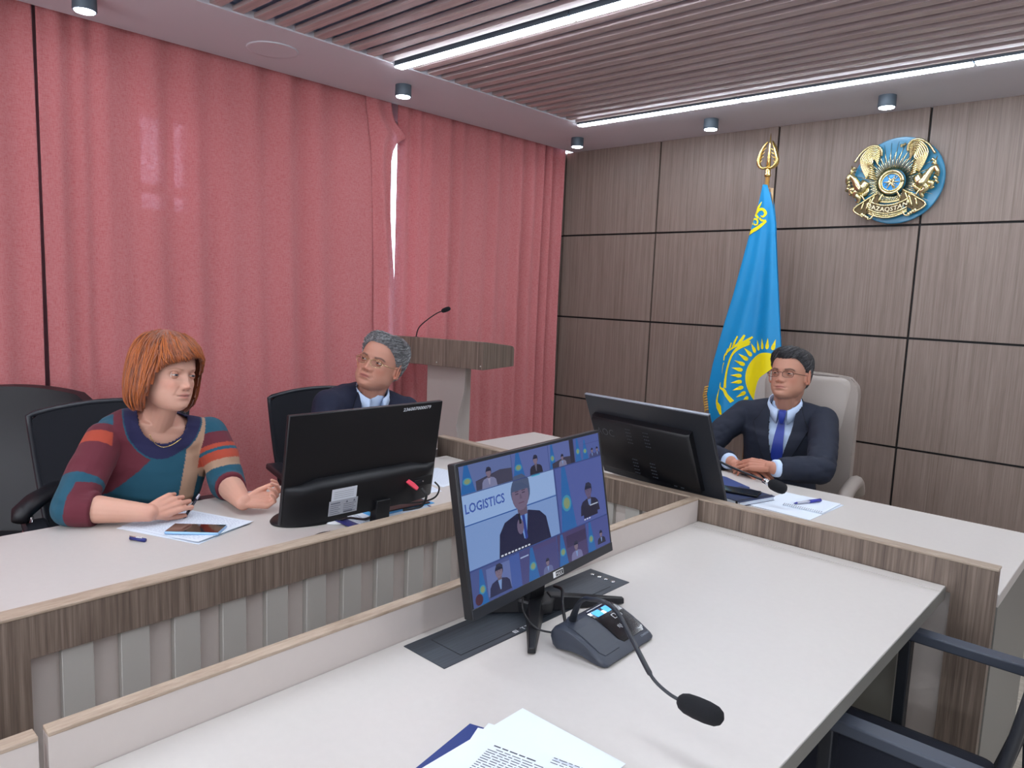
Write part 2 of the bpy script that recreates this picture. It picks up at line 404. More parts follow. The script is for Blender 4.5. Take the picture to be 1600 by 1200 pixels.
for (nm, lb, a, b, sd, am, fo, de) in [
    ('left', 'dusty pink curtain at the left picture edge, beyond the dark gap', -2.5, 0.912, 3, 0.040, 5.5, ()),
    ('main', 'wide dusty pink curtain with window glow behind woman and older man', 0.925, 2.60, 12, 0.034, 5.5, ((1.06, 0.12, 0.012),)),
    ('right', 'dusty pink curtain behind the lectern, reaching the panelled wall', 2.735, 4.285, 8, 0.040, 6.0, ((4.08, 0.11, 0.026), (4.22, 0.06, 0.016), (2.95, 0.2, 0.006)))]:
    r = thing('curtain', lb, 'curtain', (-3.44, (a + b) / 2, 0.03))
    part('cloth', curtain(nm, lb, a, b, sd, am, fo, dense=de), CURT, r, smooth=True, solid=0.002)
    if nm == 'main':
        # the loose turned-back leading edge that leaves the window showing
        zl = [2.495, 2.40, 2.33, 2.28, 2.15, 1.95, 1.75, 1.55, 1.30, 1.0, 0.5, 0.03]
        yl = [2.50, 2.52, 2.53, 2.54, 2.55, 2.56, 2.565, 2.57, 2.57, 2.575, 2.58, 2.58]
        yr = [2.655, 2.69, 2.755, 2.685, 2.665, 2.670, 2.69, 2.715, 2.73, 2.745, 2.76, 2.77]
        zi = np.linspace(2.495, 0.03, 60); zl_ = np.array(zl)[::-1]
        A = np.interp(zi, zl_, np.array(yl)[::-1]); B = np.interp(zi, zl_, np.array(yr)[::-1])
        mb = MB(); n = 24
        for i, z in enumerate(zi):
            for j in range(n + 1):
                u = j / n; y = A[i] + (B[i] - A[i]) * u
                d = 0.028 * math.sin(u * 3.1) + 0.014 * math.sin(u * 9 + z * 2.2) + 0.03 * math.exp(-((z - 2.33) / 0.06) ** 2) * u
                mb.v.append((-3.462 + d * .9, y, z + (.06 if i == 0 else 0)))
        for i in range(59):
            for j in range(n):
                a_ = i * (n + 1) + j; mb.f.append([a_, a_ + 1, a_ + n + 2, a_ + n + 1]); mb.m.append(0)
        part('turned_edge', mb, CURT, r, smooth=True, solid=0.002)
struct('trim_1', MB().box(-3.56, -3.43, YF, 4.29, H + 0.08, H + 0.10), PVC)

# ================================================================ DESKS
def slatted_front(root, ax, fixed, back, a0, a1, z0, z1, start, sgn=1, pitch=0.109, wd=0.057):
    """cream backing board with raised grey slats; ax 'y': board lies in plane x=fixed, ax 'x': plane y=fixed"""
    if ax == 'y': part('backing_panel', MB().box(back, fixed - 0.028, a0, a1, z0, z1), CREAM, root)
    else: part('backing_panel', MB().box(a0, a1, fixed + 0.028, back, z0, z1), CREAM, root)
    k = start
    while k + wd < a1:
        if k > a0:
            if ax == 'y': part('slat', MB().box(fixed - 0.028, fixed - 0.008, k, k + wd, z0, z1), GREYSL, root, bevel=0.001, seg=1)
            else: part('slat', MB().box(k, k + wd, fixed + 0.008, fixed + 0.028, z0, z1), GREYSL, root, bevel=0.001, seg=1)
        k += pitch
# ---- left desk (two modules; the nearer one only shows at the picture edge)
def left_desk(y0, y1, start, label):
    r = thing('conference_desk', label, 'desk', (-1.9, (y0 + y1) / 2, 0), 'cream and wood conference desks')
    part('tabletop', MB().box(-2.315, -1.595, y0, y1, 0.715, 0.75), TOPM, r, bevel=0.002)
    part('fascia', MB().box(-1.587, -1.545, y0, y1, 0.735, 0.820), WOODD, r)
    part('end_leg', MB().box(-1.587, -1.545, y0, y0 + 0.10, 0.0, 0.735), WOODD, r)
    part('edge_trim', MB().box(-1.589, -1.543, y0, y1, 0.820, 0.8265), WOODT, r, bevel=0.0015)
    slatted_front(r, 'y', -1.545, -1.595, y0 + 0.10, y1 - 0.002, 0.08, 0.736, start)
    part('plinth', MB().box(-1.60, -1.57, y0 + 0.1, y1 - 0.002, 0, 0.08), CREAM, r)
    part('side_panel', MB().box(-2.25, -1.60, y0 + 0.002, y0 + 0.03, 0, 0.715), CREAM, r)
    part('side_panel', MB().box(-2.25, -1.60, y1 - 0.03, y1 - 0.002, 0, 0.715), CREAM, r)
    return r
left_desk(0.263, 2.122, 0.417, 'long cream desk with slatted wood front where woman and older man sit')
left_desk(-1.60, 0.259, -1.46, 'neighbouring cream desk module just touching the left picture edge')
# ---- chairman's desk across the head of the room
r = thing('conference_desk', 'cream desk across the room head, in front of the man by the flag', 'desk', (-1.3, 2.5, 0), 'cream and wood conference desks')
part('tabletop', MB().add([(-2.45, 2.168, 0.715), (-0.276, 2.168, 0.715), (-0.276, 2.86, 0.715), (-2.45, 2.86, 0.715), (-2.45, 2.168, 0.75), (-0.276, 2.168, 0.75), (-0.276, 2.86, 0.75), (-2.45, 2.86, 0.75)],
     [(0, 3, 2, 1), (4, 5, 6, 7), (0, 1, 5, 4), (1, 2, 6, 5), (2, 3, 7, 6), (3, 0, 4, 7)]), TOPM, r, bevel=0.002)
part('fascia', MB().box(-2.38, -0.28, 2.127, 2.165, 0.735, 0.820), WOODD, r)
part('end_leg', MB().box(-0.376, -0.28, 2.127, 2.165, 0.0, 0.735), WOODD, r)
part('edge_trim', MB().box(-2.382, -0.278, 2.125, 2.167, 0.820, 0.8265), WOODTX, r, bevel=0.0015)
slatted_front(r, 'x', 2.127, 2.172, -2.36, -0.377, 0.08, 0.736, -1.497)
part('plinth', MB().box(-2.30, -0.377, 2.15, 2.18, 0, 0.08), CREAM, r)
part('side_panel', MB().box(-0.30, -0.277, 2.172, 2.84, 0, 0.714), SIDESHADE, r)
part('side_panel', MB().box(-2.42, -2.395, 2.172, 2.84, 0, 0.714), CREAM, r)
# ---- near desk in front of the camera
def near_desk(y0, y1, label):
    r = thing('conference_desk', label, 'desk', (-0.75, (y0 + y1) / 2, 0), 'cream and wood conference desks')
    mb = MB().box(-1.103, -0.388, y0, y1 - 0.004, 0.715, 0.75)
    part('tabletop', mb, TOPM, r, bevel=0.0015)
    part('screen_board', MB().box(-1.128, -1.104, y0, y1 - 0.004, 0.05, 0.821), CREAM, r)
    part('edge_trim', MB().box(-1.130, -1.1025, y0, y1 - 0.004, 0.821, 0.828), WOODT, r, bevel=0.0015)
    if y1 > 1: part('ledge', MB().box(-1.1, -0.388, y1 - 0.05, y1 - 0.004, 0.7502, 0.7515), TOPM, r)
    part('side_panel', MB().box(-1.10, -0.45, y0 + 0.004, y0 + 0.03, 0, 0.715), CREAM, r)
    part('side_panel', MB().box(-1.10, -0.47, y1 - 0.06, y1 - 0.035, 0, 0.715), SIDESHADE, r)
    part('shaded_edge_strip', MB().box(-0.3878, -0.3865, y0, y1 - 0.004, 0.716, 0.749), SIDESHADE, r)  # thin strip added over the tabletop edge, its grey stands for side shade
    part('leg_rail', MB().box(-0.47, -0.44, y1 - 0.06, y1 - 0.03, 0, 0.715), GREYSL, r)
    return r
near_desk(0.276, 2.127, 'near cream desk carrying the lit monitor and the microphone unit')
near_desk(-1.55, 0.268, 'near cream desk module at the bottom left corner, past the joint')
# ================================================================ flat prints: coloured shapes as one layered sheet
def canvas(name, shapes, fn, parent, emit=0.0, rough=0.5, step=0.00012, matname=None, sub=0.0):
    """shapes: (polygon, (r,g,b)); fn(a, b, lift) -> point; later shapes lie a hair above earlier ones"""
    V = []; F = []; C = []
    for i, (poly, c) in enumerate(shapes):
        bm = bmesh.new(); vs = [bm.verts.new((a, b, 0)) for a, b in poly]
        try: f = bm.faces.new(vs)
        except ValueError: bm.free(); continue
        bmesh.ops.triangulate(bm, faces=bm.faces[:], ngon_method='EAR_CLIP')
        if sub:
            for _ in range(6):
                long = [e for e in bm.edges if e.calc_length() > sub]
                if not long: break
                bmesh.ops.subdivide_edges(bm, edges=long, cuts=1); bmesh.ops.triangulate(bm, faces=bm.faces[:])
        bm.verts.index_update(); o = len(V)
        V += [tuple(fn(v.co.x, v.co.y, step * (i + 1))) for v in bm.verts]
        for f in bm.faces: F.append([o + v.index for v in f.verts]); C.append(rgb(*c))
        bm.free()
    off = wloc(parent); me = bpy.data.meshes.new(name)
    me.from_pydata((np.array(V) - off).tolist(), [], F)
    ca = me.color_attributes.new('Col', 'FLOAT_COLOR', 'CORNER'); i = 0
    buf = []
    for p, c in zip(me.polygons, C): buf += list(c) * p.loop_total
    ca.data.foreach_set('color', buf)
    me.materials.append(mat(matname or 'print_' + name, rough=rough, vcol=True, emit=emit, spec=0.3))
    if sub: me.polygons.foreach_set('use_smooth', [True] * len(me.polygons))
    o = bpy.data.objects.new(name, me); COL.objects.link(o); o.parent = parent; ROOT[o.name] = tuple(off); return o
def rect(a0, b0, a1, b1): return [(a0, b0), (a1, b0), (a1, b1), (a0, b1)]
def disc(cx, cy, rx, ry=None, n=20, a0=0, a1=360):
    ry = ry or rx; return [(cx + rx * math.cos(math.radians(a0 + (a1 - a0) * i / n)), cy + ry * math.sin(math.radians(a0 + (a1 - a0) * i / n))) for i in range(n)]
def N(v): v = np.array(v, float); return v / np.linalg.norm(v)

# ---- monitors -----------------------------------------------------------
class Plane:
    def __init__(s, c, e, u): s.c = np.array(c, float); s.e = N(e); u = np.array(u, float); s.u = N(u - (u @ s.e) * s.e); s.n = np.cross(s.e, s.u)
    def __call__(s, a, b, h=0.0): return s.c + a * s.e + b * s.u + h * s.n
def slab(mb, P, a0, a1, b0, b1, h0, h1, m=None):
    return mb.frame_box(P(a0, b0, h0), (a1 - a0) * P.e, (b1 - b0) * P.u, (h1 - h0) * P.n, m)
# lit monitor on the near desk
P = Plane((-1.0035, 1.217, 0.981), (-0.0943, 0.9955, -0.0), (-0.187, -0.0177, 0.982))
r = thing('monitor', 'lit monitor showing a video call grid, on the near cream desk', 'monitor', (-0.98, 1.22, 0.752), 'monitors on the desks')
part('casing', slab(MB(), P, -0.27, 0.27, -0.1525, 0.1525, -0.022, 0.0), PLAST, r, bevel=0.003)
bz = MB(); slab(bz, P, -0.27, 0.27, -0.1525, -0.131, 0, 0.003); slab(bz, P, -0.27, 0.27, 0.1455, 0.1525, 0, 0.002); slab(bz, P, -0.27, -0.2635, -0.131, 0.1455, 0, 0.002); slab(bz, P, 0.2635, 0.27, -0.131, 0.1455, 0, 0.002)
part('bezel', bz, PLASTG, r, bevel=0.0008, seg=1)
def S(u, v): return (-0.2635 + 0.527 * u, -0.131 + 0.2765 * v)
sh = []
def R_(u0, v0, u1, v1, c): sh.append(([S(u0, v0), S(u1, v0), S(u1, v1), S(u0, v1)], c))
def PG(pts, c): sh.append(([S(*p) for p in pts], c))
def EL(u, v, ru, rv, c, n=18): sh.append(([S(u + ru * math.cos(6.2832 * i / n), v + rv * math.sin(6.2832 * i / n)) for i in range(n)], c))
def bust(u, v, s, suit, skin=(120, 105, 125), hair=(38, 42, 66), shirt=(120, 150, 200), tie=None):
    """head and shoulders, v = bottom of the chest; s = width of the shoulders"""
    q = s * 1.78
    PG([(u - s * .52, v), (u + s * .52, v), (u + s * .46, v + q * .30), (u + s * .34, v + q * .40), (u + s * .12, v + q * .46), (u - s * .12, v + q * .46), (u - s * .36, v + q * .40), (u - s * .47, v + q * .28)], suit)
    PG([(u - s * .10, v + q * .47), (u + s * .10, v + q * .47), (u + s * .03, v + q * .12), (u - s * .02, v + q * .12)], shirt)
    if tie: PG([(u - s * .025, v + q * .42), (u + s * .03, v + q * .42), (u + s * .05, v + q * .12), (u - s * .0, v + q * .1)], tie)
    PG([(u - s * .09, v + q * .42), (u + s * .09, v + q * .42), (u + s * .1, v + q * .6), (u - s * .1, v + q * .6)], tuple(int(k * .85) for k in skin))
    EL(u, v + q * .72, s * .19, q * .20, hair); EL(u - s * .01, v + q * .67, s * .165, q * .185, skin)
    PG([(u - s * .19, v + q * .74), (u - s * .12, v + q * .84), (u + s * .05, v + q * .83), (u + s * .19, v + q * .74), (u + s * .18, v + q * .86), (u + s * .06, v + q * .94), (u - s * .1, v + q * .93)], hair)
    if s > .1:
        for d in (-.075, .055): R_(u + s * d - s * .03, v + q * .695, u + s * d + s * .03, v + q * .707, (50, 45, 70)); R_(u + s * d - s * .035, v + q * .725, u + s * d + s * .035, v + q * .735, (60, 50, 75))
        PG([(u - s * .02, v + q * .69), (u + s * .0, v + q * .69), (u + s * .02, v + q * .63), (u - s * .03, v + q * .63)], tuple(int(k * .88) for k in skin))
        R_(u - s * .06, v + q * .575, u + s * .05, v + q * .585, (90, 60, 85))
def flag_strip(u0, v0, u1, v1, w=1.0):
    m_ = (u0 + u1) / 2; PG([(u0, v0), (u1, v0), (m_ + (u1 - u0) * .12, v1), (m_ - (u1 - u0) * .12, v1)], (34, 98, 166))
    h = v1 - v0; EL(m_, v0 + h * .42, (u1 - u0) * .30, h * .13, (60, 140, 170)); EL(m_, v0 + h * .42, (u1 - u0) * .20, h * .09, (128, 146, 110))
R_(0, 0, 1, 1, (66, 84, 142))
# top row
R_(0, .80, .315, 1, (92, 108, 160)); PG([(.09, .80), (.315, .80), (.315, .90), (.24, .91), (.17, .87), (.09, .87)], (62, 62, 84)); flag_strip(.0, .80, .085, 1.0); bust(.17, .80, .09, (120, 124, 160), shirt=(150, 150, 180))
R_(.32, .80, .575, 1, (88, 102, 162)); flag_strip(.32, .80, .40, 1.0); bust(.48, .80, .09, (34, 34, 52), shirt=(90, 90, 110))
R_(.58, .80, .775, 1, (90, 104, 164)); flag_strip(.58, .80, .63, 1.0); PG([(.60, .80), (.775, .80), (.775, .86), (.70, .87), (.60, .84)], (54, 52, 72)); R_(.745, .80, .778, 1, (40, 38, 58)); bust(.68, .80, .06, (120, 120, 150))
R_(.785, .80, 1, 1, (76, 92, 156)); flag_strip(.785, .80, .835, 1.0); flag_strip(.845, .80, .895, .97); R_(.86, .93, 1, .934, (60, 74, 136)); bust(.93, .80, .05, (60, 66, 110)); bust(.975, .80, .05, (60, 66, 110))
# large tile, left
R_(0, .265, .60, .80, (122, 152, 204)); PG([(0, .58), (.60, .59), (.60, .80), (0, .80)], (146, 176, 222)); R_(0, .575, .60, .583, (40, 84, 156))
R_(.44, .785, .50, .80, (60, 170, 200))
bust(.355, .265, .34, (24, 28, 62), skin=(112, 98, 124), hair=(72, 86, 118), shirt=(110, 150, 214), tie=(36, 58, 140))
EL(.33, .44, .022, .06, (104, 92, 120)); PG([(.325, .46), (.34, .46), (.335, .54), (.322, .54)], (20, 22, 40))
for k in range(9): R_(.19 + .022 * k, .272, .19 + .022 * k + .014, .284, (214, 220, 236))
# large tile, right
R_(.61, .265, 1, .79, (78, 92, 158)); flag_strip(.615, .265, .735, .79); bust(.86, .33, .16, (32, 32, 58), skin=(96, 84, 116), shirt=(104, 128, 186)); R_(.80, .30, .92, .40, (30, 30, 54)); R_(.86, .39, .93, .40, (180, 190, 210))
for k in range(3): R_(.80 + .02 * k, .285, .813 + .02 * k, .296, (200, 206, 226))
# bottom row
R_(0, 0, .275, .255, (70, 84, 140)); R_(.09, .03, .235, .23, (96, 112, 168)); flag_strip(.03, .0, .09, .25); bust(.165, .02, .13, (34, 38, 74)); R_(.262, 0, .268, .255, (36, 46, 96)); R_(.235, 0, .30, .25, (62, 88, 158)); EL(.035, .045, .022, .04, (70, 34, 52))
R_(.30, 0, .565, .255, (66, 68, 122)); R_(.305, .20, .36, .21, (160, 176, 214)); flag_strip(.345, .0, .42, .25); bust(.485, .0, .07, (96, 104, 150)); R_(.40, .22, .56, .255, (72, 66, 116))
R_(.57, 0, .80, .255, (70, 60, 104)); flag_strip(.57, .0, .64, .25); PG([(.64, .12), (.80, .13), (.80, .22), (.64, .22)], (56, 46, 84)); bust(.71, .0, .09, (112, 112, 156))
R_(.805, 0, 1, .255, (72, 82, 146)); flag_strip(.805, 0, .87, .255); bust(.925, .03, .07, (30, 32, 56))
for v_ in (.258, .797): R_(0, v_ - .003, 1, v_ + .003, (52, 68, 126))
R_(.603, .26, .608, .80, (52, 68, 126))
scr = canvas('screen', sh, lambda a, b, h: P(a, b, h + 0.0002), r, emit=0.50, rough=0.25, step=0.00001, matname='screen_picture')
_n = scr.data.materials[0].node_tree; _b = _n.nodes['Principled BSDF']; _n.links.remove(_b.inputs['Base Color'].links[0]); _b.inputs['Base Color'].default_value = (0.01, 0.01, 0.012, 1)
lt = MB(); text_mb(lt, 'LOGISTICS', lambda a, b: P(*S(0.005 + a, .665 + b * 1.9), 0.0032), 0.050, None, bold=0.02); part('lettering', lt, mat('screen_ink', (36, 58, 116), emit=0.5), scr)
lb = MB(); slab(lb, P, 0.005, 0.045, -0.1475, -0.1345, 0.003, 0.0036); part('badge', lb, WHITEP, r)
lb = MB(); slab(lb, P, 0.0145, 0.0435, -0.1462, -0.1358, 0.0036, 0.0039); part('badge_print', lb, PLAST, r)
lb = MB(); text_mb(lb, 'MAX', lambda a, b: P(0.0155 + a, -0.1452 + b, 0.0042), 0.011, None); text_mb(lb, 'i', lambda a, b: P(0.0085 + a, -0.1452 + b, 0.0042), 0.010, None); part('badge_lettering', lb, WHITEP, r)
# stand: neck, hub and two long tapered feet plus a rear stub
st = MB(); st.frame_box((-1.045, 1.195, 0.762), (0.03, 0, 0), (0, 0.05, 0), (0.012, 0, 0.17)); part('neck', st, PLAST, r, bevel=0.003)
hb = MB().prism([(-1.065, 1.185), (-1.03, 1.175), (-0.985, 1.19), (-0.975, 1.225), (-0.99, 1.26), (-1.05, 1.262)], 0.7525, 0.782, lambda a, b, h: (a, b, h)); part('hub', hb, PLAST, r, bevel=0.004)
for tip in ((-0.885, 1.055), (-0.902, 1.40), (-1.095, 1.11), (-1.095, 1.33)):
    a = np.array([-1.02, 1.222]); t = np.array(tip); d = N(t - a); s_ = np.array([-d[1], d[0]])
    mb = MB(); mb.v = []; q0 = a + d * 0.03
    pts = [(q0, .021, .7525, .786), (t, .0085, .7525, .765)]
    mb.rings([[(*(c + s_ * w_), z0), (*(c - s_ * w_), z0), (*(c - s_ * w_ * .7), z1), (*(c + s_ * w_ * .7), z1)] for c, w_, z0, z1 in pts])
    part('foot', mb, PLAST, r, bevel=0.002)
# monitor on the left desk, seen from behind
P = Plane((-1.730, 1.273, 0.962), (0, 1, -0.005), (0.143, -0.01, 0.99))
r = thing('monitor', 'black monitor seen from behind, stickers and red plug, hiding the older man\'s chest', 'monitor', (-1.80, 1.29, 0.7505), 'monitors on the desks')
part('casing', slab(MB(), P, -0.27, 0.27, -0.157, 0.157, -0.014, 0.0), PLAST, r, bevel=0.0025)
scb = slab(MB(), P, -0.264, 0.264, -0.14, 0.151, -0.0155, -0.014); part('screen', scb, GLOSS, r)
mb = MB(); prof = [(-0.155, 0.0), (-0.155, 0.030), (-0.06, 0.033), (-0.045, 0.029), (-0.036, 0.018), (-0.034, 0.0)]
mb.rings([[P(a, b + (.0 if k > .9 else -.012 * (b > -.1)), h * k) for b, h in prof] for a, k in ((-0.267, .08), (-0.255, .35), (-0.22, .75), (-0.17, 1), (0.17, 1), (0.22, .75), (0.255, .35), (0.267, .08))]); part('back_cover', mb, PLAST, r, auto=50)
lbm = slab(MB(), P, -0.136, -0.052, -0.098, -0.062, 0.0325, 0.0332); part('sticker', lbm, mat('paper_sticker', (214, 218, 226), 0.5), r, label='blank white paper sticker')
lbm = slab(MB(), P, -0.142, -0.046, -0.141, -0.097, 0.0325, 0.0336); part('sticker', lbm, mat('silver_sticker', (168, 170, 178), 0.4), r, label='silver rating sticker with small print')
mb = MB()
for k in range(5):
    for (a0, a1) in ((-0.138, -0.104), (-0.094, -0.052)):
        slab(mb, P, a0, a1 - 0.006 * (k % 2), -0.113 - 0.006 * k, -0.1115 - 0.006 * k, 0.0336, 0.0338)
slab(mb, P, -0.137, -0.106, -0.1065, -0.1035, 0.0336, 0.0338); slab(mb, P, -0.092, -0.062, -0.138, -0.133, 0.0336, 0.0338)
for a in (-0.083, -0.058): mb.add([P(a - .004, -0.108, .0338), P(a + .004, -0.108, .0338), P(a, -0.101, .0338)], [(0, 1, 2)])
for k in range(4): slab(mb, P, -0.128, -0.062, -0.072 - 0.006 * k, -0.0713 - 0.006 * k, 0.0332, 0.0334)
part('sticker_print', mb, mat('sticker_ink', (96, 98, 110), 0.6), r)
mb = MB(); text_mb(mb, '236007000079', lambda a, b: P(0.112 + a * 1.42 + b * .18, 0.136 + b * 1.1 + a * 0.02, 0.0012), 0.0128, bold=0.02); part('handwritten_number', mb, mat('white_marker', (215, 220, 226), 0.6), r)
mb = slab(MB(), P, 0.13, 0.235, -0.105, -0.075, 0.0300, 0.0330); part('port_recess', mb, BLACKG, r)
mb = MB(); slab(mb, P, 0.163, 0.190, -0.094, -0.083, 0.033, 0.036); part('video_port', mb, PLASTG, r)
for a in (0.158, 0.195): part('port_screw', MB().lathe([(0.0001, 0), (0.003, 0), (0.003, 0.006), (0.0001, 0.006)], (0, 0, 0), 10) if False else MB().sphere(P(a, -0.0885, 0.036), 0.003, 8), CHROME, r)
mb = MB(); q = [P(0.138, -0.082, 0.030), P(0.146, -0.090, 0.050), P(0.156, -0.100, 0.060)]; mb.tube(q, [0.012, 0.013, 0.010], 4, flat=0.7); part('plug', mb, REDP, r, bevel=0.0015, label='red video plug')
nk = MB(); nk.box(-1.87, -1.74, 1.30, 1.335, 0.7505, 0.7535); nk.frame_box((-1.745, 1.293, 0.752), (0.03, 0, 0), (0, 0.05, 0), (0.008, 0, 0.082)); part('neck', nk, PLAST, r, bevel=0.004)
part('base', MB().lathe([(0.0001, 0.7505), (0.998, 0.7505), (1.0, 0.756), (0.97, 0.762), (0.0001, 0.763)], (0, 0, 0), 48, sx=1, sy=1) if False else MB().lathe([(0.0002, 0.7505), (0.148, 0.7505), (0.150, 0.755), (0.144, 0.761), (0.0002, 0.7625)], (-1.930, 1.225, 0), 48, sx=0.60, sy=0.98), PLAST, r, smooth=True)
# monitor on the head desk, seen from behind
tl = np.array([-1.587, 2.167, 1.097]); e = N([0.984, -0.174, 0.012]); u = N([0.136, -0.394, 0.909])
P = Plane(tl + e * 0.2825 - u * 0.165, e, u)
r = thing('monitor', 'black monitor seen from behind with faint logo, beside the man by the flag', 'monitor', (-1.33, 2.32, 0.7505), 'monitors on the desks')
part('casing', slab(MB(), P, -0.2825, 0.2825, -0.163, 0.165, -0.012, 0.0), PLASTG, r, bevel=0.0025)
part('rim', slab(MB(), P, -0.2825, 0.2825, 0.165, 0.168, -0.012, -0.001), mat('grey_rim', (150, 156, 166), 0.35, metal=0.5), r)
part('screen', slab(MB(), P, -0.276, 0.276, -0.15, 0.159, -0.0135, -0.012), GLOSS, r)
mb = MB(); pr = [(-0.125, 0.0), (-0.120, 0.022), (-0.11, 0.026), (0.085, 0.030), (0.094, 0.024), (0.098, 0.0)]
mb.rings([[P(a, b, h * k) for b, h in pr] for a, k in ((-0.248, .7), (-0.240, 1), (0.196, 1), (0.206, .7))]); part('back_cover', mb, PLAST, r, auto=40)
mb = MB()
for a0 in (-0.075, -0.066, -0.057, 0.008, 0.017, 0.026):
    for k in range(14):
        if 5 <= k <= 8: continue
        slab(mb, P, a0, a0 + 0.005, 0.07 - 0.0135 * k, 0.073 - 0.0135 * k, 0.0275, 0.0305)
part('vent_slots', mb, mat('vent_grey', (58, 62, 70), 0.5), r)
mb = MB(); text_mb(mb, 'AOC', lambda a, b: P(-0.225 + a, 0.028 + b, 0.0303), 0.040); part('logo', mb, mat('logo_grey', (46, 49, 56), 0.3), r)
mb = MB(); slab(mb, P, 0.06, 0.19, -0.140, -0.128, 0, 0.004); part('port_strip', mb, BLACKG, r)
for a in (0.075, 0.105): part('port', slab(MB(), P, a, a + 0.014, -0.138, -0.130, 0.004, 0.005), mat('port_metal', (130, 140, 150), 0.4, metal=0.6), r)
nk = MB(); nk.frame_box((-1.36, 2.265, 0.754), (0.06, -0.01, 0), (0.004, 0.03, 0), (0.01, -0.03, 0.12)); part('neck', nk, PLAST, r, bevel=0.003)
part('base', MB().lathe([(0.0002, 0.7505), (0.11, 0.7505), (0.112, 0.754), (0.105, 0.760), (0.0002, 0.761)], (-1.33, 2.30, 0), 40), PLAST, r, smooth=True)

# ---- cables ---------------------------------------------------------------
CAB = mat('cable_black', (14, 14, 17), 0.5)
def cable(name, label, pts, rad=0.003, m=None, cat='cable', smooth=8):
    return tag(part(name, MB().tube(smooth_path(pts, smooth), rad, 8), m or CAB, None, smooth=True), label, cat)
cable('cable', 'black video cable curving down from the red plug behind the left monitor', [(-1.668, 1.430, 0.858), (-1.652, 1.436, 0.838), (-1.664, 1.430, 0.806), (-1.685, 1.415, 0.795), (-1.70, 1.385, 0.792)], 0.004)
cable('cable', 'black power cable from the left monitor port towards the desk grommet', [(-1.676, 1.49, 0.868), (-1.662, 1.497, 0.85), (-1.672, 1.49, 0.82), (-1.71, 1.47, 0.80), (-1.735, 1.40, 0.802)], 0.0028)
cable('cable', 'thick black cable dropping into the white desk grommet', [(-1.725, 1.285, 0.785), (-1.745, 1.272, 0.775), (-1.80, 1.262, 0.768), (-1.83, 1.25, 0.757), (-1.838, 1.243, 0.7555)], 0.0035)
cable('cable', 'thin black cable arching from monitor base to the white desk grommet', [(-1.95, 1.18, 0.7665), (-1.90, 1.19, 0.770), (-1.87, 1.215, 0.766), (-1.846, 1.237, 0.7555)], 0.0025)
cable('cable', 'black cable hanging from the lit monitor to the microphone unit', [(-1.02, 1.20, 0.93), (-0.99, 1.15, 0.84), (-0.97, 1.12, 0.80), (-0.925, 1.112, 0.775), (-0.888, 1.135, 0.768)], 0.0022)
cable('cable', 'thick dark cable looping from the monitor feet down to the microphone unit back', [(-1.0, 1.262, 0.80), (-0.96, 1.24, 0.81), (-0.918, 1.19, 0.805), (-0.888, 1.165, 0.78), (-0.880, 1.158, 0.772)], 0.0035)
g = thing('desk_grommet', 'round white cable grommet in the cream desktop by the left monitor', 'grommet', (-1.842, 1.243, 0.7505))
part('ring', MB().lathe([(0.022, 0.7505), (0.036, 0.7505), (0.036, 0.753), (0.031, 0.7545), (0.022, 0.7545)], (-1.842, 1.243, 0), 32), WHITEP, g, smooth=True)
part('cap', MB().lathe([(0.0002, 0.7505), (0.0225, 0.7505), (0.0225, 0.7535), (0.0002, 0.7537)], (-1.842, 1.243, 0), 32), WHITEP, g)
g = thing('computer_mouse', 'black mouse half hidden behind the wood edge of the left desk', 'mouse', (-1.74, 1.115, 0.7505))
mb = MB().sphere((-1.72, 1.12, 0.7505), (0.028, 0.050, 0.024), 20, k=12); mb.v = [(x, y, max(z, 0.7506)) for x, y, z in mb.v]
part('body', mb, PLAST, g, smooth=True); part('scroll_wheel', MB().tube([(-1.720, 1.137, 0.769), (-1.714, 1.137, 0.769)], 0.006, 12), PLASTG, g)

# ---- flip-up desk hatch in the near desk ----------------------------------
g = thing('monitor_lift_hatch', 'long brushed black metal hatch set in the near cream desktop', 'hatch', (-1.02, 1.2, 0.7502))
part('frame', MB().box(-1.083, -0.962, 0.892, 1.517, 0.7502, 0.7518), BRUSH, g)
part('groove', MB().box(-1.0655, -0.9765, 0.9485, 1.4565, 0.7518, 0.7520), BLACKG, g)
part('lid', MB().box(-1.064, -0.978, 0.95, 1.455, 0.7520, 0.7526), BRUSH, g)
for k in range(4): part('button', MB().lathe([(0.0001, 0.7518), (0.0062, 0.7518), (0.0058, 0.7535), (0.0001, 0.7536)], (-1.054 + 0.021 * k, 1.487, 0), 16), CHROME, g, smooth=True)
mb = MB()
for (x, y) in ((-0.979, 1.098), (-0.979, 1.108), (-0.979, 1.127), (-0.979, 1.139)): mb.box(x, x + 0.011, y, y + 0.0022, 0.7518, 0.7521); 
mb.box(-0.979, -0.9765, 1.098, 1.110, 0.7518, 0.7521).box(-0.9705, -0.968, 1.098, 1.110, 0.7518, 0.7521).box(-0.9745, -0.9725, 1.098, 1.106, 0.7518, 0.7521).box(-0.979, -0.9765, 1.122, 1.133, 0.7518, 0.7521).box(-0.979, -0.9765, 1.136, 1.146, 0.7518, 0.7521)
part('logo', mb, WHITEP, g)

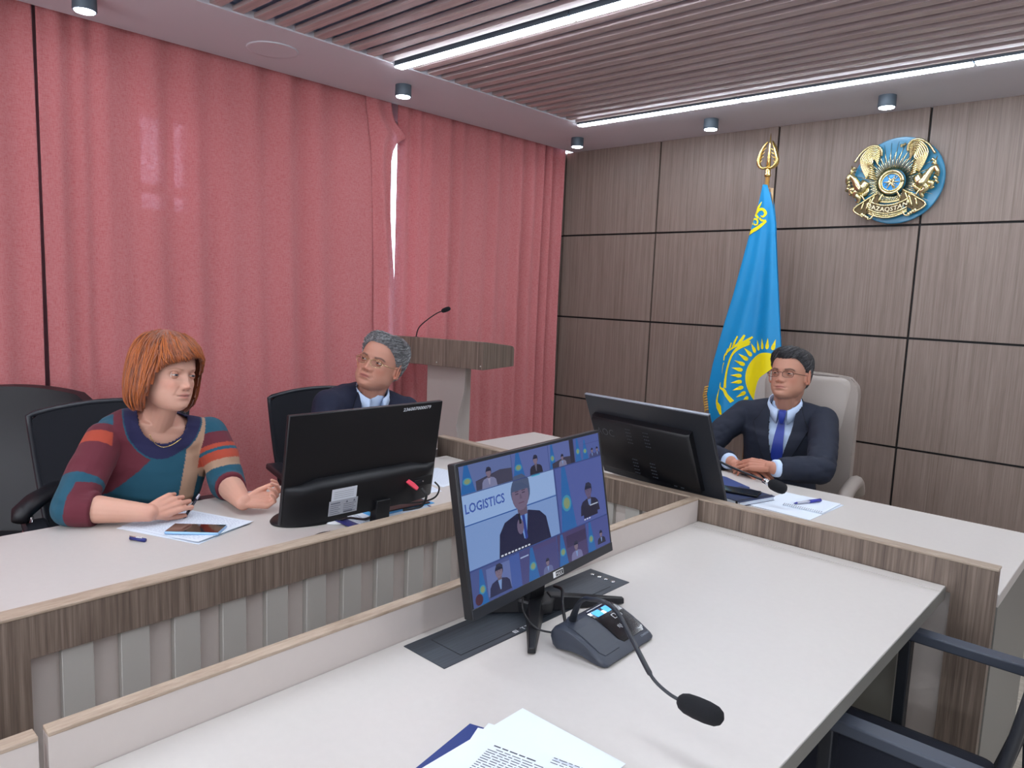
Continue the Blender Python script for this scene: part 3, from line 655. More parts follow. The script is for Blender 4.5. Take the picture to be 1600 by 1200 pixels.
# ---- conference microphone unit -------------------------------------------
g = thing('conference_microphone', 'dark grey gooseneck microphone unit with touch panel on the near desk', 'microphone', (-0.82, 1.19, 0.7502), 'gooseneck microphones')
prof = [(0.000, 0.030), (0.001, 0.045), (0.008, 0.058), (0.020, 0.066), (0.036, 0.068), (0.058, 0.063), (0.085, 0.050), (0.112, 0.034), (0.134, 0.018), (0.140, 0.010), (0.137, 0.002), (0.128, 0.0002), (0.110, 0.003), (0.085, 0.010), (0.055, 0.010), (0.030, 0.004), (0.016, 0.0002), (0.006, 0.008)]
prof = [(a, h * .74) for a, h in prof]
ang = math.radians(2); ca, sa = math.cos(ang), math.sin(ang); MO = np.array([-0.886, 1.108, 0.7502])
def MP(a, b, h): b = b * .925; return MO + np.array([a * ca - b * sa, a * sa + b * ca, h])
sl = [(0.0, 0.86), (0.004, 0.96), (0.012, 1), (0.188, 1), (0.196, 0.96), (0.200, 0.86)]
cc = np.array([0.065, 0.022])
part('base', MB().rings([[MP(*(lambda q: (q[0], b_, q[1]))(cc + (np.array(p) - cc) * (k if True else 1)) ) for p in prof] for b_, k in sl]), PLASTM, g, auto=50)
top = lambda a: float(np.interp(a, [p[0] for p in prof[:10]], [p[1] for p in prof[:10]]))
def inset(a0, a1, b0, b1, lift, n=10, rr=0.008):
    mb = MB(); R = []
    for i in range(n + 1):
        a = a0 + (a1 - a0) * i / n; d = min(a - a0, a1 - a); s_ = rr * (1 - math.sqrt(max(0, 1 - (1 - min(d, rr) / rr) ** 2)))
        R.append([MP(a, b0 + s_, top(a) + lift), MP(a, b1 - s_, top(a) + lift), MP(a, b1 - s_, top(a) - 0.003), MP(a, b0 + s_, top(a) - 0.003)])
    return mb.rings(R)
part('cover', inset(0.028, 0.126, 0.012, 0.082, 0.0018), PLASTM, g, smooth=False)
part('touch_panel', inset(0.024, 0.122, 0.092, 0.190, 0.0016, rr=0.010), GLOSS, g)
BLUEL = mat('blue_display', (70, 160, 240), 0.4, emit=0.55)
for b_ in (0.104, 0.142): part('display', inset(0.036, 0.054, b_, b_ + 0.026, 0.0024, 4, 0.001), BLUEL, g, label='small lit blue display')
mb = MB()
def pline(pts, wd=0.0012):
    for (a, b), (c, d) in zip(pts[:-1], pts[1:]):
        t = N((c - a, d - b, 0)); s_ = np.array([-t[1], t[0]]) * wd / 2
        mb.add([MP(a + s_[0], b + s_[1], top(a) + .0026), MP(c + s_[0], d + s_[1], top(c) + .0026), MP(c - s_[0], d - s_[1], top(c) + .0026), MP(a - s_[0], b - s_[1], top(a) + .0026)], [(0, 1, 2, 3)])
for b_ in (0.140, 0.158): pline([(0.064, b_), (0.075, b_), (0.075, b_ + .012), (0.064, b_ + .012), (0.064, b_)])
pline([(0.089, 0.128), (0.098, 0.131), (0.098, 0.136), (0.089, 0.134)]); pline([(0.090, 0.124), (0.097, 0.125)])
pline([(0.116, 0.128), (0.116, 0.132)]); pline([(0.116, 0.168), (0.116, 0.178)], 0.002); pline([(0.027, 0.100), (0.026, 0.185)], 0.002)
part('panel_symbols', mb, WHITEP, g)
mb = MB(); text_mb(mb, 'CONFERENCE', lambda a, b: MP(0.131 - b, 0.158 + a, top(0.131 - b) + 0.0006), 0.0052); part('lettering', mb, mat('pale_print', (150, 158, 170), 0.5), g)
part('socket', MB().tube([(-0.862, 1.153, 0.787), (-0.859, 1.150, 0.803)], [0.016, 0.012], 20), PLASTM, g, smooth=True)
neck = smooth_path([(-0.860, 1.151, 0.800), (-0.845, 1.138, 0.828), (-0.818, 1.113, 0.862), (-0.788, 1.090, 0.888), (-0.764, 1.076, 0.899), (-0.739, 1.073, 0.905), (-0.713, 1.070, 0.904), (-0.683, 1.056, 0.897), (-0.632, 1.021, 0.882), (-0.577, 0.981, 0.868), (-0.555, 0.971, 0.860), (-0.530, 0.969, 0.852), (-0.508, 0.972, 0.847)], 6)
rd = [0.0085 - 0.004 * min(1, i / 14) for i in range(len(neck))]; rd = [r_ if i < 56 else 0.0028 for i, r_ in enumerate(rd)]
part('gooseneck', MB().tube(neck, rd, 12), PLASTG, g, smooth=True)
def foam(a, b, rr, parent, n=22):
    a, b = np.array(a, float), np.array(b, float); t = [(0, .45), (.06, .72), (.18, .92), (.4, 1), (.65, 1), (.85, .88), (.95, .62), (1, .2)]
    return part('windscreen', MB().tube([a + (b - a) * s_ for s_, _ in t], [rr * k for _, k in t], n), FOAM, parent, smooth=True)
foam((-0.514, 0.972, 0.847), (-0.440, 0.972, 0.848), 0.0165, g)

# ---- papers on the near desk ----------------------------------------------
def A4(org, ang, z, w_=0.21, l=0.297):
    ca, sa = math.cos(ang), math.sin(ang)
    return lambda a, b, h=0.0: np.array([org[0] + a * ca - b * sa, org[1] + a * sa + b * ca, z + h])
def sheet(name, label, org, ang, z, w_=0.21, l=-0.297, m=None, lines=(), group=None, th=0.0005, cat='paper', ink=None, curl=0.0):
    f = A4(org, ang, z); g = thing(name, label, cat, (org[0], org[1], z), group)
    mb = MB(); n = 6; R = []
    for i in range(n + 1):
        a = w_ * i / n; h = curl * (i / n) ** 3
        R.append([f(a, 0, h), f(a, l, h), f(a, l, h + th), f(a, 0, h + th)])
    part('sheet', mb.rings(R), m or PAPER, g)
    if lines:
        mb = MB()
        for (a0, a1, b, hgt, dash) in lines:
            a = a0; rnd = random.Random(int(b * 99999))
            while a < a1:
                wd = dash * rnd.uniform(0.6, 1.6); e_ = min(a + wd, a1); h = th + curl * (a / w_) ** 3 + .0003
                mb.add([f(a, b, h), f(e_, b, h), f(e_, b - hgt, h), f(a, b - hgt, h)], [(0, 1, 2, 3)]); a = e_ + 0.003
        part('print', mb, ink or INK, g)
    return g
gp = 'papers by the bottom picture edge'
fd = thing('folder', 'navy blue folder under the loose papers at the bottom picture edge', 'folder', (-0.80, 0.80, 0.7505))
part('cover', MB().prism([(-0.800, 0.803), (-0.765, 0.815), (-0.56, 0.78), (-0.50, 0.50), (-0.735, 0.46)], 0.7503, 0.7523, lambda a, b, h: (a, b, h)), NAVYC, fd, bevel=0.0006, seg=1)
sheet('paper_sheet', 'lowest loose printed sheet, its blank corner beside the navy folder', (-0.781, 0.803), math.radians(24), 0.7526, lines=[(0.02, 0.04, -0.06, 0.0012, 0.010)], group=gp, ink=INKD)
sheet('paper_sheet', 'middle printed sheet with short slanted lines of text', (-0.777, 0.824), math.radians(17), 0.7534, lines=[(0.03, 0.085, -0.012 - 0.005 * k, 0.0014, 0.009) for k in range(4)], group=gp, ink=INKD)
sheet('paper_sheet', 'topmost printed sheet with a bold heading and dense paragraphs', (-0.766, 0.896), math.radians(0.6), 0.7548, lines=[], group=gp)
hd = sheet('paper_sheet', 'printed letter page with paragraph text lying across the other sheets', (-0.742, 0.80), math.radians(14), 0.7560, w_=0.19, l=-0.28,
      lines=[(0.012, 0.085, -0.018, 0.0028, 0.014)] + [(0.105, 0.165, 0.004 - 0.0062 * k, 0.0016, 0.010) for k in range(3)] + [(0.008 if k else 0.02, 0.172, -0.026 - 0.0058 * k, 0.0017, 0.011) for k in range(30)], group=gp, ink=INKD, th=0.0003)
# ---- things on the left desk ------------------------------------------------
gw = 'handwritten sheets in front of the woman'
for k, (dx, dy, da, lb) in enumerate([(0.012, -0.016, 3, 'bottom handwritten sheet sticking out under the woman\'s papers'), (0.0, 0.0, 0, 'top handwritten sheet under the woman\'s hand and phone')]):
    sheet('paper_sheet', lb, (-2.197 + dx, 0.752 + dy), math.radians(19.3 + da), 0.7506 + 0.0009 * k, w_=0.297, l=0.21, group=gw, th=0.0006,
          lines=[(0.02, 0.275, 0.195 - 0.0085 * q, 0.0012, 0.012) for q in range(22)] if k else (), ink=mat('pen_ink', (138, 148, 178), 0.8), curl=0.004 * k)
def phone(label, c, ang, z, body, scr_, w_=0.072, l=0.150, th=0.0085, lens=True):
    f = A4((c[0], c[1]), ang, z); g = thing('mobile_phone', label, 'phone', (c[0], c[1], z), 'phones on the desks')
    part('body', MB().frame_box(f(-l / 2, -w_ / 2, 0), f(l, 0) - f(0, 0), f(0, w_) - f(0, 0), (0, 0, th)), body, g, bevel=0.003, seg=3)
    part('screen', MB().frame_box(f(-l / 2 + .002, -w_ / 2 + .002, th), f(l - .004, 0) - f(0, 0), f(0, w_ - .004) - f(0, 0), (0, 0, 0.0007)), scr_, g)
    return g
phone('mobile phone with pale blue edge lying on the handwritten sheets', (-2.012, 0.888), math.radians(45), 0.7545, mat('pale_blue_metal', (150, 190, 226), 0.3, metal=0.3), GLOSS)
g = thing('pen', 'short blue and white pen cap lying on the desk left of the papers', 'pen', (-2.04, 0.744, 0.757))  # a loose pen cap, listed under pen
part('tube', MB().tube([(-2.064, 0.730, 0.756), (-2.020, 0.752, 0.756)], [0.0052, 0.0055], 12), mat('pen_blue', (34, 44, 120), 0.3), g, smooth=True)
part('clip', MB().tube([(-2.062, 0.727, 0.762), (-2.025, 0.746, 0.762)], 0.0016, 6), CHROME, g, smooth=True)
fd = thing('folder', 'dark blue folder stack with papers and cyan sheet behind the left monitor', 'folder', (-1.80, 1.42, 0.7505))
part('cover', MB().box(-1.84, -1.722, 1.235, 1.56, 0.7537, 0.7555), mat('folder_blue', (30, 44, 120), 0.4), fd, bevel=0.0008, seg=1)
for k in range(5):
    part('paper', MB().prism([(-1.835 + .002 * k, 1.27 + .006 * k), (-1.735 - .003 * k, 1.27 + .002 * k), (-1.735 - .002 * k, 1.535 - .004 * k), (-1.835, 1.54)], 0.7558 + .0035 * k, 0.7588 + .0035 * k, lambda a, b, h: (a, b, h)), PAPER, fd)
part('paper', MB().box(-1.835, -1.742, 1.31, 1.55, 0.7730, 0.7745), CYANP, fd, label='bright cyan sheet')
part('notebook', MB().add([(-1.832, 1.33, .7748), (-1.76, 1.33, .7748), (-1.745, 1.535, .7748), (-1.83, 1.545, .7748), (-1.832, 1.33, .778), (-1.76, 1.33, .778), (-1.745, 1.535, .7785), (-1.83, 1.545, .7785)], [(0, 3, 2, 1), (4, 5, 6, 7), (0, 1, 5, 4), (1, 2, 6, 5), (2, 3, 7, 6), (3, 0, 4, 7)]), mat('brown_cover', (66, 44, 40), 0.4), fd, bevel=0.001, seg=1, label='thin brown notebook on top')
sheet('paper_sheet', 'handwritten sheet lying right of the left monitor on the desk', (-2.14, 1.73), math.radians(8), 0.7505, w_=0.21, l=0.21, lines=[(0.01, 0.19, 0.2 - 0.009 * q, 0.0012, 0.010) for q in range(20)], ink=mat('pen_ink', (138, 148, 178), 0.8), group='handwritten sheets before the older man')
sheet('paper_sheet', 'second sheet overlapping beside the older man\'s handwritten sheet', (-2.11, 1.60), math.radians(-12), 0.7514, w_=0.19, l=0.16, lines=[(0.01, 0.17, 0.15 - 0.009 * q, 0.0012, 0.010) for q in range(14)], ink=mat('pen_ink', (138, 148, 178), 0.8), group='handwritten sheets before the older man')
# ---- things on the head desk -----------------------------------------------
fd = thing('folder', 'flat blue folder lying beyond the closed navy notebook', 'folder', (-1.30, 2.60, 0.7505))
part('cover', MB().prism([(-1.46, 2.53), (-1.25, 2.47), (-1.165, 2.645), (-1.30, 2.725), (-1.47, 2.76)], 0.7505, 0.762, lambda a, b, h: (a, b, h)), mat('slate_blue_cover', (46, 66, 124), 0.5), fd, bevel=0.0015)
g = thing('notebook', 'thick navy notebook with elastic band, closed, under a black phone', 'notebook', (-1.14, 2.55, 0.7505))
q = [(-1.225, 2.452), (-1.078, 2.402), (-1.066, 2.60), (-1.20, 2.655)]
q = [(-1.232, 2.432), (-1.085, 2.392), (-1.036, 2.574), (-1.183, 2.614)]
def shrink(q, k): c_ = np.mean(q, 0); return [tuple(c_ + (np.array(p) - c_) * k) for p in q]
part('cover', MB().prism(q, 0.7505, 0.7530, lambda a, b, h: (a, b, h)), NAVYD, g, bevel=0.0006, seg=1)
part('pages', MB().prism(shrink(q, .97), 0.7530, 0.7655, lambda a, b, h: (a, b, h)), PAPER, g)
part('cover', MB().prism(q, 0.7655, 0.7680, lambda a, b, h: (a, b, h)), NAVYD, g, bevel=0.0006, seg=1)
part('elastic_band', MB().prism([(-1.103, 2.3955), (-1.097, 2.3935), (-1.047, 2.578), (-1.053, 2.580)], 0.752, 0.7688, lambda a, b, h: (a, b, h)), BLACKG, g)
phone('black phone resting on the closed navy notebook', (-1.148, 2.512), math.radians(12), 0.7690, PLAST, GLOSS)
sheet('paper_sheet', 'blank white sheet under the spiral notepad on the head desk', (-1.055, 2.725), math.radians(-3), 0.7505, w_=0.215, l=-0.285, group='papers on the head desk', th=0.0015)
g = thing('spiral_notepad', 'small white spiral notepad with a pen on it, on the head desk', 'notepad', (-0.92, 2.61, 0.7522))
part('pages', MB().box(-0.988, -0.848, 2.528, 2.705, 0.7522, 0.7575), PAPER, g, bevel=0.0006, seg=1)
mb = MB()
for k in range(19):
    x = -0.984 + 0.0072 * k; mb.tube([(x, 2.534 + 0.008 * math.cos(t), 0.756 + 0.0045 * math.sin(t)) for t in np.linspace(0, 6.28, 9)], 0.0008, 4)
part('spiral', mb, CHROME, g)
mb = MB()
for k in range(16): mb.box(-0.98, -0.855, 2.552 + 0.009 * k, 2.5525 + 0.009 * k, 0.7575, 0.7577)
part('ruling', mb, mat('ruling_ink', (196, 206, 232), .8), g)
g = thing('pen', 'blue and silver ballpoint pen lying on the spiral notepad', 'pen', (-0.93, 2.62, 0.7578))
p0, p1 = np.array([-0.952, 2.565, 0.763]), np.array([-0.915, 2.645, 0.765])
part('barrel', MB().tube([p0 + (p1 - p0) * t for t in (0, .15, .5, 1)], [0.0035, 0.0045, 0.0048, 0.0048], 10), mat('pen_silver', (190, 190, 200), 0.3, metal=0.6), g, smooth=True)
part('cap', MB().tube([p1 - (p1 - p0) * .35, p1 + (p1 - p0) * .25], 0.0062, 10), mat('pen_violet', (50, 54, 150), 0.35), g, smooth=True)
part('tip', MB().tube([p0 - (p1 - p0) * .16, p0], [0.001, 0.004], 10), mat('pen_violet', (50, 54, 150), 0.35), g, smooth=True)
g = thing('conference_microphone', 'gooseneck microphone reaching past the head desk monitor to the seated man', 'microphone', (-1.58, 2.48, 0.7505), 'gooseneck microphones')
part('base', MB().prism([(-1.66, 2.44), (-1.53, 2.42), (-1.515, 2.52), (-1.64, 2.54)], 0.7505, 0.785, lambda a, b, h: (a, b, h)), PLASTM, g, bevel=0.006)
part('gooseneck', MB().tube(smooth_path([(-1.58, 2.47, 0.785), (-1.55, 2.47, 0.85), (-1.44, 2.465, 0.90), (-1.26, 2.47, 0.888), (-1.17, 2.476, 0.866), (-1.075, 2.480, 0.846), (-1.035, 2.482, 0.838)], 6), 0.0042, 10), PLASTG, g, smooth=True)
part('collar', MB().tube([(-1.047, 2.481, 0.8410), (-1.022, 2.483, 0.834)], [0.009, 0.011], 14), CHROME, g, smooth=True)
foam((-1.025, 2.483, 0.835), (-0.962, 2.487, 0.820), 0.021, g)
# ================================================================ LECTERN
LC = np.array([-2.739, 2.755, 1.20]); LL = np.array([-0.972, -0.234, 0]); LB = np.array([-0.234, 0.972, 0]); LZ = np.array([0, 0, 1.0])
def LP(a, b, z=0.0): return LC + a * LL + b * LB + z * LZ
g = thing('lectern', 'wood-topped lectern with cream column before the pink curtains', 'lectern', tuple(LP(0.3, 0.18, -1.20)))
Wd = 0.60
R = []
part('front_board', MB().prism([(0, 0), (Wd, 0), (Wd, -0.150), (0, -0.150)], 0, 0.022, lambda a, z, b: LP(a, b, z)), WOODD, g, bevel=0.002)
for a in (0.0, Wd - 0.022):
    pts = [(0.022, 0.0), (0.30, -0.030), (0.33, -0.037), (0.34, -0.052), (0.34, -0.150), (0.022, -0.150)]
    part('side_board', MB().prism(pts, a, a + 0.022, lambda b, z, h: LP(h, b, z)), WOODD, g, bevel=0.002)
part('top_board', MB().prism([(0.022, -0.012), (0.33, -0.052), (0.33, -0.068), (0.022, -0.028)], 0.022, Wd - 0.022, lambda b, z, a: LP(a, b, z)), TOPM, g)
part('bottom_board', MB().prism([(0.022, -0.13), (0.33, -0.13), (0.33, -0.148), (0.022, -0.148)], 0.022, Wd - 0.022, lambda b, z, a: LP(a, b, z)), TOPM, g)
col = [(0.455, -0.152), (0.455, -0.60), (0.47, -0.75), (0.47, -1.165), (0.17, -1.165), (0.17, -0.75), (0.245, -0.50), (0.228, -0.42), (0.198, -0.30), (0.192, -0.152)]
part('column', MB().prism(col, 0.13, 0.155, lambda a, z, b: LP(a, b, z)), CREAM, g, bevel=0.002)
part('column', MB().prism([(0.40, -0.152), (0.40, -1.165), (0.25, -1.165), (0.25, -0.152)], 0.155, 0.28, lambda a, z, b: LP(a, b, z)), CREAM, g)
part('foot_plate', MB().prism([(0.04, 0.02), (0.56, 0.02), (0.56, 0.34), (0.04, 0.34)], -1.199, -1.165, lambda a, b, z: LP(a, b, z)), WOODD, g, bevel=0.003)
for a, z in ((0.015, -0.13), (0.55, -0.12), (0.30, -0.13)): part('screw', MB().sphere(LP(a, -0.001, z), (0.004, 0.004, 0.004), 8), GREYSL, g)
g = thing('lectern_microphone', 'thin black gooseneck microphone standing on the lectern top', 'microphone', tuple(LP(0.55, 0.14, -0.027)), 'gooseneck microphones')
part('base', MB().tube([LP(0.55, 0.14, -0.0235), LP(0.55, 0.14, -0.008)], [0.020, 0.014], 16), PLAST, g, smooth=True)
lm = smooth_path([LP(0.55, 0.14, -0.012), LP(0.53, 0.14, 0.045), LP(0.47, 0.14, 0.095), LP(0.405, 0.14, 0.135), LP(0.36, 0.14, 0.152)], 6)
part('gooseneck', MB().tube(lm, 0.0034, 8), PLAST, g, smooth=True)
foam(LP(0.372, 0.14, 0.148), LP(0.315, 0.14, 0.168), 0.0135, g)

# ================================================================ CHAIRS
def ring_rect(c, ex, ey, hw, hh, r, n=5):
    out = []
    for sx, sy, a0 in ((1, 1, 0), (-1, 1, 90), (-1, -1, 180), (1, -1, 270)):
        for k in range(n + 1):
            t = math.radians(a0 + 90 * k / n); out.append(c + ex * (sx * (hw - r) + r * math.cos(t)) + ey * (sy * (hh - r) + r * math.sin(t)))
    return out
def local(loc, deg):
    f = np.array([math.cos(math.radians(deg)), math.sin(math.radians(deg)), 0]); l = np.array([-f[1], f[0], 0]); o = np.array(loc, float)
    return lambda a, b, z=0.0: o + a * f + b * l + np.array([0, 0, z])     # a forward, b to the sitter's left
def pad(mb, F, sections, n=5):
    """sections: (a, z, halfwidth, thickness direction da dz, half thickness)"""
    for s_ in sections: pass
def back_shell(F, a0, lean, z0, z1, w0, w1, th, bow=0.0, arch=0.0, n=14, m=16, wrap=0.0, corner=0.0):
    """upright back: lean = metres backwards per metre of height; w half widths; arch lifts the middle of the top"""
    mb = MB(); V = []
    for side in (0, 1):
        for i in range(n + 1):
            t = i / n
            for j in range(m + 1):
                u = -1 + 2 * j / m; w_ = (w0 + (w1 - w0) * t) * (1 - corner * max(0, (t - .80) / .20) ** 3)
                zt = z1 + arch * (1 - u * u) - 0.0; z = z0 + (zt - z0) * t
                a = a0 - lean * (z - z0) - bow * (math.sin(t * math.pi)) + wrap * u * u - (th if side else 0)
                cr = max(0, abs(u) - 0.9) / 0.1 * (max(0, t - 0.94) / 0.06) * 0.02
                V.append(F(a, u * w_, z - cr))
    mb.v = [tuple(v) for v in V]; q = (n + 1) * (m + 1)
    for i in range(n):
        for j in range(m):
            a = i * (m + 1) + j; mb.f.append([a, a + 1, a + m + 2, a + m + 1]); mb.f.append([q + a, q + a + m + 1, q + a + m + 2, q + a + 1])
    for i in range(n):
        for j in (0, m):
            a = i * (m + 1) + j; b = a + m + 1; mb.f.append([a, b, q + b, q + a])
    for j in range(m):
        for i in (0, n):
            a = i * (m + 1) + j; mb.f.append([a, a + 1, q + a + 1, q + a])
    mb.m = [0] * len(mb.f); return mb
def cushion(F, a0, a1, hw, z0, z1, r=0.06, dome=0.012):
    mb = MB(); C_ = [(z0, .93), (z0 + .012, 1), (z1 - .018, 1), (z1 - .004, .965), (z1 + dome * .4, .86), (z1 + dome, .5), (z1 + dome, .02)]
    ac, ah = (a0 + a1) / 2, (a1 - a0) / 2; R = []
    ex = F(1, 0) - F(0, 0); ey = F(0, 1) - F(0, 0)
    for z, k in C_: R.append(ring_rect(F(ac, 0, z), ex, ey, ah * k, hw * k, r * k))
    return mb.rings(R)
def swivel_base(g, F, z=0.42, r=0.30):
    part('gas_column', MB().tube([F(0, 0, 0.07), F(0, 0, 0.2), F(0, 0, 0.201), F(0, 0, z)], [0.028, 0.028, 0.018, 0.018], 16), PLAST, g, smooth=True)
    for k in range(5):
        t = math.radians(72 * k + 20); d = (math.cos(t), math.sin(t))
        part('leg', MB().tube([F(0.02 * d[0], 0.02 * d[1], 0.095), F(r * d[0], r * d[1], 0.062)], [0.026, 0.016], 8), PLAST, g, smooth=True)
        part('castor', MB().sphere(F(r * d[0], r * d[1], 0.028), (0.026, 0.026, 0.0275), 12), PLAST, g, smooth=True)
def mesh_office_chair(loc, deg, label, lean=0.16, w0=0.21, w1=0.245, ztop=1.0, armz=0.68, back_a=-0.24, arch=0.03, solid_back=False):
    F = local(loc, deg); g = thing('office_chair', label, 'chair', tuple(F(0, 0, 0)), 'black office chairs along the left side')
    part('seat', cushion(F, -0.22, 0.24, 0.24, 0.42, 0.485), FABB, g, smooth=True)
    part('backrest', back_shell(F, back_a, lean, 0.52, ztop, w0, w1, 0.018, bow=0.02, arch=arch, wrap=0.02), MESHF, g, auto=50)
    rim = []
    for t in np.linspace(0, 1, 14): rim.append(F(back_a - 0.009 - lean * (ztop - .52) * t - .02 * math.sin(t * 3.14) + .02, -(w0 + (w1 - w0) * t), 0.52 + (ztop - .52) * t))
    for u in np.linspace(-0.95, 0.95, 15): rim.append(F(back_a - 0.009 - lean * (ztop + arch * (1 - u * u) - .52) + .02 * u * u, u * w1, ztop + arch * (1 - u * u) + .002))
    for t in np.linspace(1, 0, 14): rim.append(F(back_a - 0.009 - lean * (ztop - .52) * t - .02 * math.sin(t * 3.14) + .02, (w0 + (w1 - w0) * t), 0.52 + (ztop - .52) * t))
    part('back_frame', MB().tube(rim, 0.011, 8), PLASTG, g, smooth=True)
    part('back_support', MB().tube([F(0, 0, 0.41), F(-0.20, 0, 0.41), F(-0.285, 0, 0.50), F(-0.31, 0, 0.66)], [0.03, 0.03, 0.024, 0.02], 8, flat=0.6), PLAST, g, smooth=True)
    for s_ in (-1, 1):
        part('arm_support', MB().tube([F(0.02, s_ * 0.20, 0.43), F(0.02, s_ * 0.262, 0.45), F(0.0, s_ * 0.27, armz - 0.02)], [0.014, 0.016, 0.016], 8), CHROME if solid_back else PLAST, g, smooth=True)
        part('arm_pad', MB().frame_box(F(-0.14, s_ * 0.27 - 0.035, armz - 0.02), F(0.27, 0) - F(0, 0), F(0, 0.07) - F(0, 0), (0, 0, 0.028)), PLASTG, g, bevel=0.010, seg=3)
    swivel_base(g, F); return g
mesh_office_chair((-2.52, 0.905, 0), -8, 'black mesh office chair the woman in the patterned sweater sits on', ztop=0.985, w1=0.255, armz=0.665)
mesh_office_chair((-2.60, 1.80, 0), -14, 'black mesh office chair with curved top behind the older man', ztop=0.965, w1=0.25, armz=0.70, back_a=-0.22)
# big leather armchair at the far left
F = local((-2.99, 0.515, 0), -40)
g = thing('office_chair', 'large empty black leather armchair with chrome arm post at the left edge', 'chair', tuple(F(0, 0, 0)), 'black office chairs along the left side')
part('seat', cushion(F, -0.24, 0.26, 0.26, 0.41, 0.51, dome=0.02), LEATHB, g, smooth=True)
part('backrest', back_shell(F, -0.26, 0.20, 0.50, 1.005, 0.25, 0.29, 0.07, bow=0.03, arch=0.03, wrap=0.03, corner=0.07, n=24), LEATHB, g, auto=50)
for s_ in (-1, 1):
    part('arm_support', MB().tube([F(0.17, s_ * 0.29, 0.42), F(0.17, s_ * 0.30, 0.69)], 0.016, 12), CHROME, g, smooth=True)
    part('arm_pad', MB().tube([F(-0.18, s_ * 0.29, 0.70), F(-0.05, s_ * 0.295, 0.73), F(0.12, s_ * 0.30, 0.73), F(0.20, s_ * 0.30, 0.715), F(0.225, s_ * 0.30, 0.69)], [0.030, 0.034, 0.036, 0.034, 0.022], 12, flat=0.7), LEATHB, g, smooth=True)
swivel_base(g, F, 0.41)
# taupe leather chair of the seated man at the head desk
F = local((-1.29, 3.30, 0), -82)
g = thing('executive_chair', 'taupe leather high-back chair behind the man at the head desk', 'chair', tuple(F(0, 0, 0)))
part('seat', cushion(F, -0.25, 0.25, 0.26, 0.41, 0.50, dome=0.02), LEATHT, g, smooth=True)
bk = back_shell(F, -0.22, 0.13, 0.50, 1.125, 0.245, 0.235, 0.075, bow=-0.02, arch=0.014, wrap=0.035, corner=0.09, n=24)
part('backrest', bk, LEATHT, g, auto=50, bevel=0)
hr = MB(); R = []
for t, k in ((0.0, .86), (.010, .97), (.03, 1.0), (.052, .97), (.062, .85)):
    c = F(-0.25 - 0.055 + t, 0, 0.965) ; R.append(ring_rect(c, F(0, 1) - F(0, 0), np.array([0, 0, 1.0]) - 0.13 * (F(1, 0) - F(0, 0)), 0.212 * k, 0.165 * k, 0.05 * k))
part('headrest', hr.rings(R), LEATHT, g, smooth=True)
pp = []
for p in ring_rect(F(-0.25 - 0.02, 0, 0.965), F(0, 1) - F(0, 0), np.array([0, 0, 1.0]) - 0.13 * (F(1, 0) - F(0, 0)), 0.213, 0.166, 0.05): pp.append(p)
part('piping', MB().tube(pp + [pp[0]], 0.005, 6), mat('taupe_dark', (120, 110, 104), 0.5), g, smooth=True)
for s_ in (-1, 1):
    part('arm', MB().tube(smooth_path([F(-0.26, s_ * 0.275, 0.60), F(-0.12, s_ * 0.285, 0.675), F(0.05, s_ * 0.29, 0.69), F(0.20, s_ * 0.29, 0.665), F(0.26, s_ * 0.285, 0.60), F(0.18, s_ * 0.275, 0.46)], 6), 0.030, 10, flat=1.0), LEATHT, g, smooth=True)
part('back_frame', MB().tube([F(0, 0, 0.41), F(-0.24, 0, 0.42), F(-0.33, 0, 0.52), F(-0.37, 0, 0.75)], [0.03, 0.03, 0.025, 0.02], 8), CHROME, g, smooth=True)
swivel_base(g, F, 0.41, 0.33)
# foreground chair at the near desk, right edge: square arm frames, mesh back
F = local((-0.40, 1.685, 0), 180)
g = thing('conference_chair', 'empty black chair with flat grey arms at the right side of the near desk', 'chair', tuple(F(0, 0, 0)))
part('seat', cushion(F, -0.20, 0.22, 0.225, 0.40, 0.455, r=0.03, dome=0.006), FABB, g, smooth=True)
ARMM = mat('arm_grey', (62, 68, 80), 0.45)
for s_ in (-1, 1):
    y = s_ * 0.268
    part('arm', MB().frame_box(F(-0.235, y - 0.022, 0.655), F(0.275, 0) - F(0, 0), F(0, 0.044) - F(0, 0), (0, 0, 0.026)), ARMM, g, bevel=0.004)
    part('leg', MB().frame_box(F(0.012, y - 0.018, 0.0), F(0.026, 0) - F(0, 0), F(0, 0.036) - F(0, 0), F(0.0, 0, 0.655) - F(0, 0, 0)), PLASTG, g, bevel=0.003)
    part('leg', MB().frame_box(F(-0.30, y - 0.016, 0.0), F(0.028, 0) - F(0, 0), F(0, 0.032) - F(0, 0), F(0.055, 0, 0.66) - F(0, 0, 0)), PLASTG, g, bevel=0.003)
    part('seat_rail', MB().frame_box(F(-0.25, y - 0.012 * (1 + s_) - 0.0, 0.385), F(0.28, 0) - F(0, 0), F(0, 0.024) - F(0, 0), (0, 0, 0.02)), PLASTG, g)
part('backrest', back_shell(F, -0.185, 0.20, 0.40, 0.90, 0.235, 0.225, 0.014, bow=0.01, arch=0.02, wrap=0.01), MESHF, g, auto=50)
mb = MB()
for s_ in (-1, 1): mb.tube([F(-0.195 - 0.20 * t * .5 - .01 * math.sin(t * 3.14) + 0.01, s_ * (0.237 - .01 * t), 0.39 + .51 * t) for t in np.linspace(0, 1, 10)], 0.010, 8)
mb.tube([F(-0.295 - 0.004 * (1 - u * u), u * 0.225, 0.90 + 0.02 * (1 - u * u)) for u in np.linspace(-1, 1, 10)], 0.010, 8)
part('back_frame', mb, PLASTG, g, smooth=True)

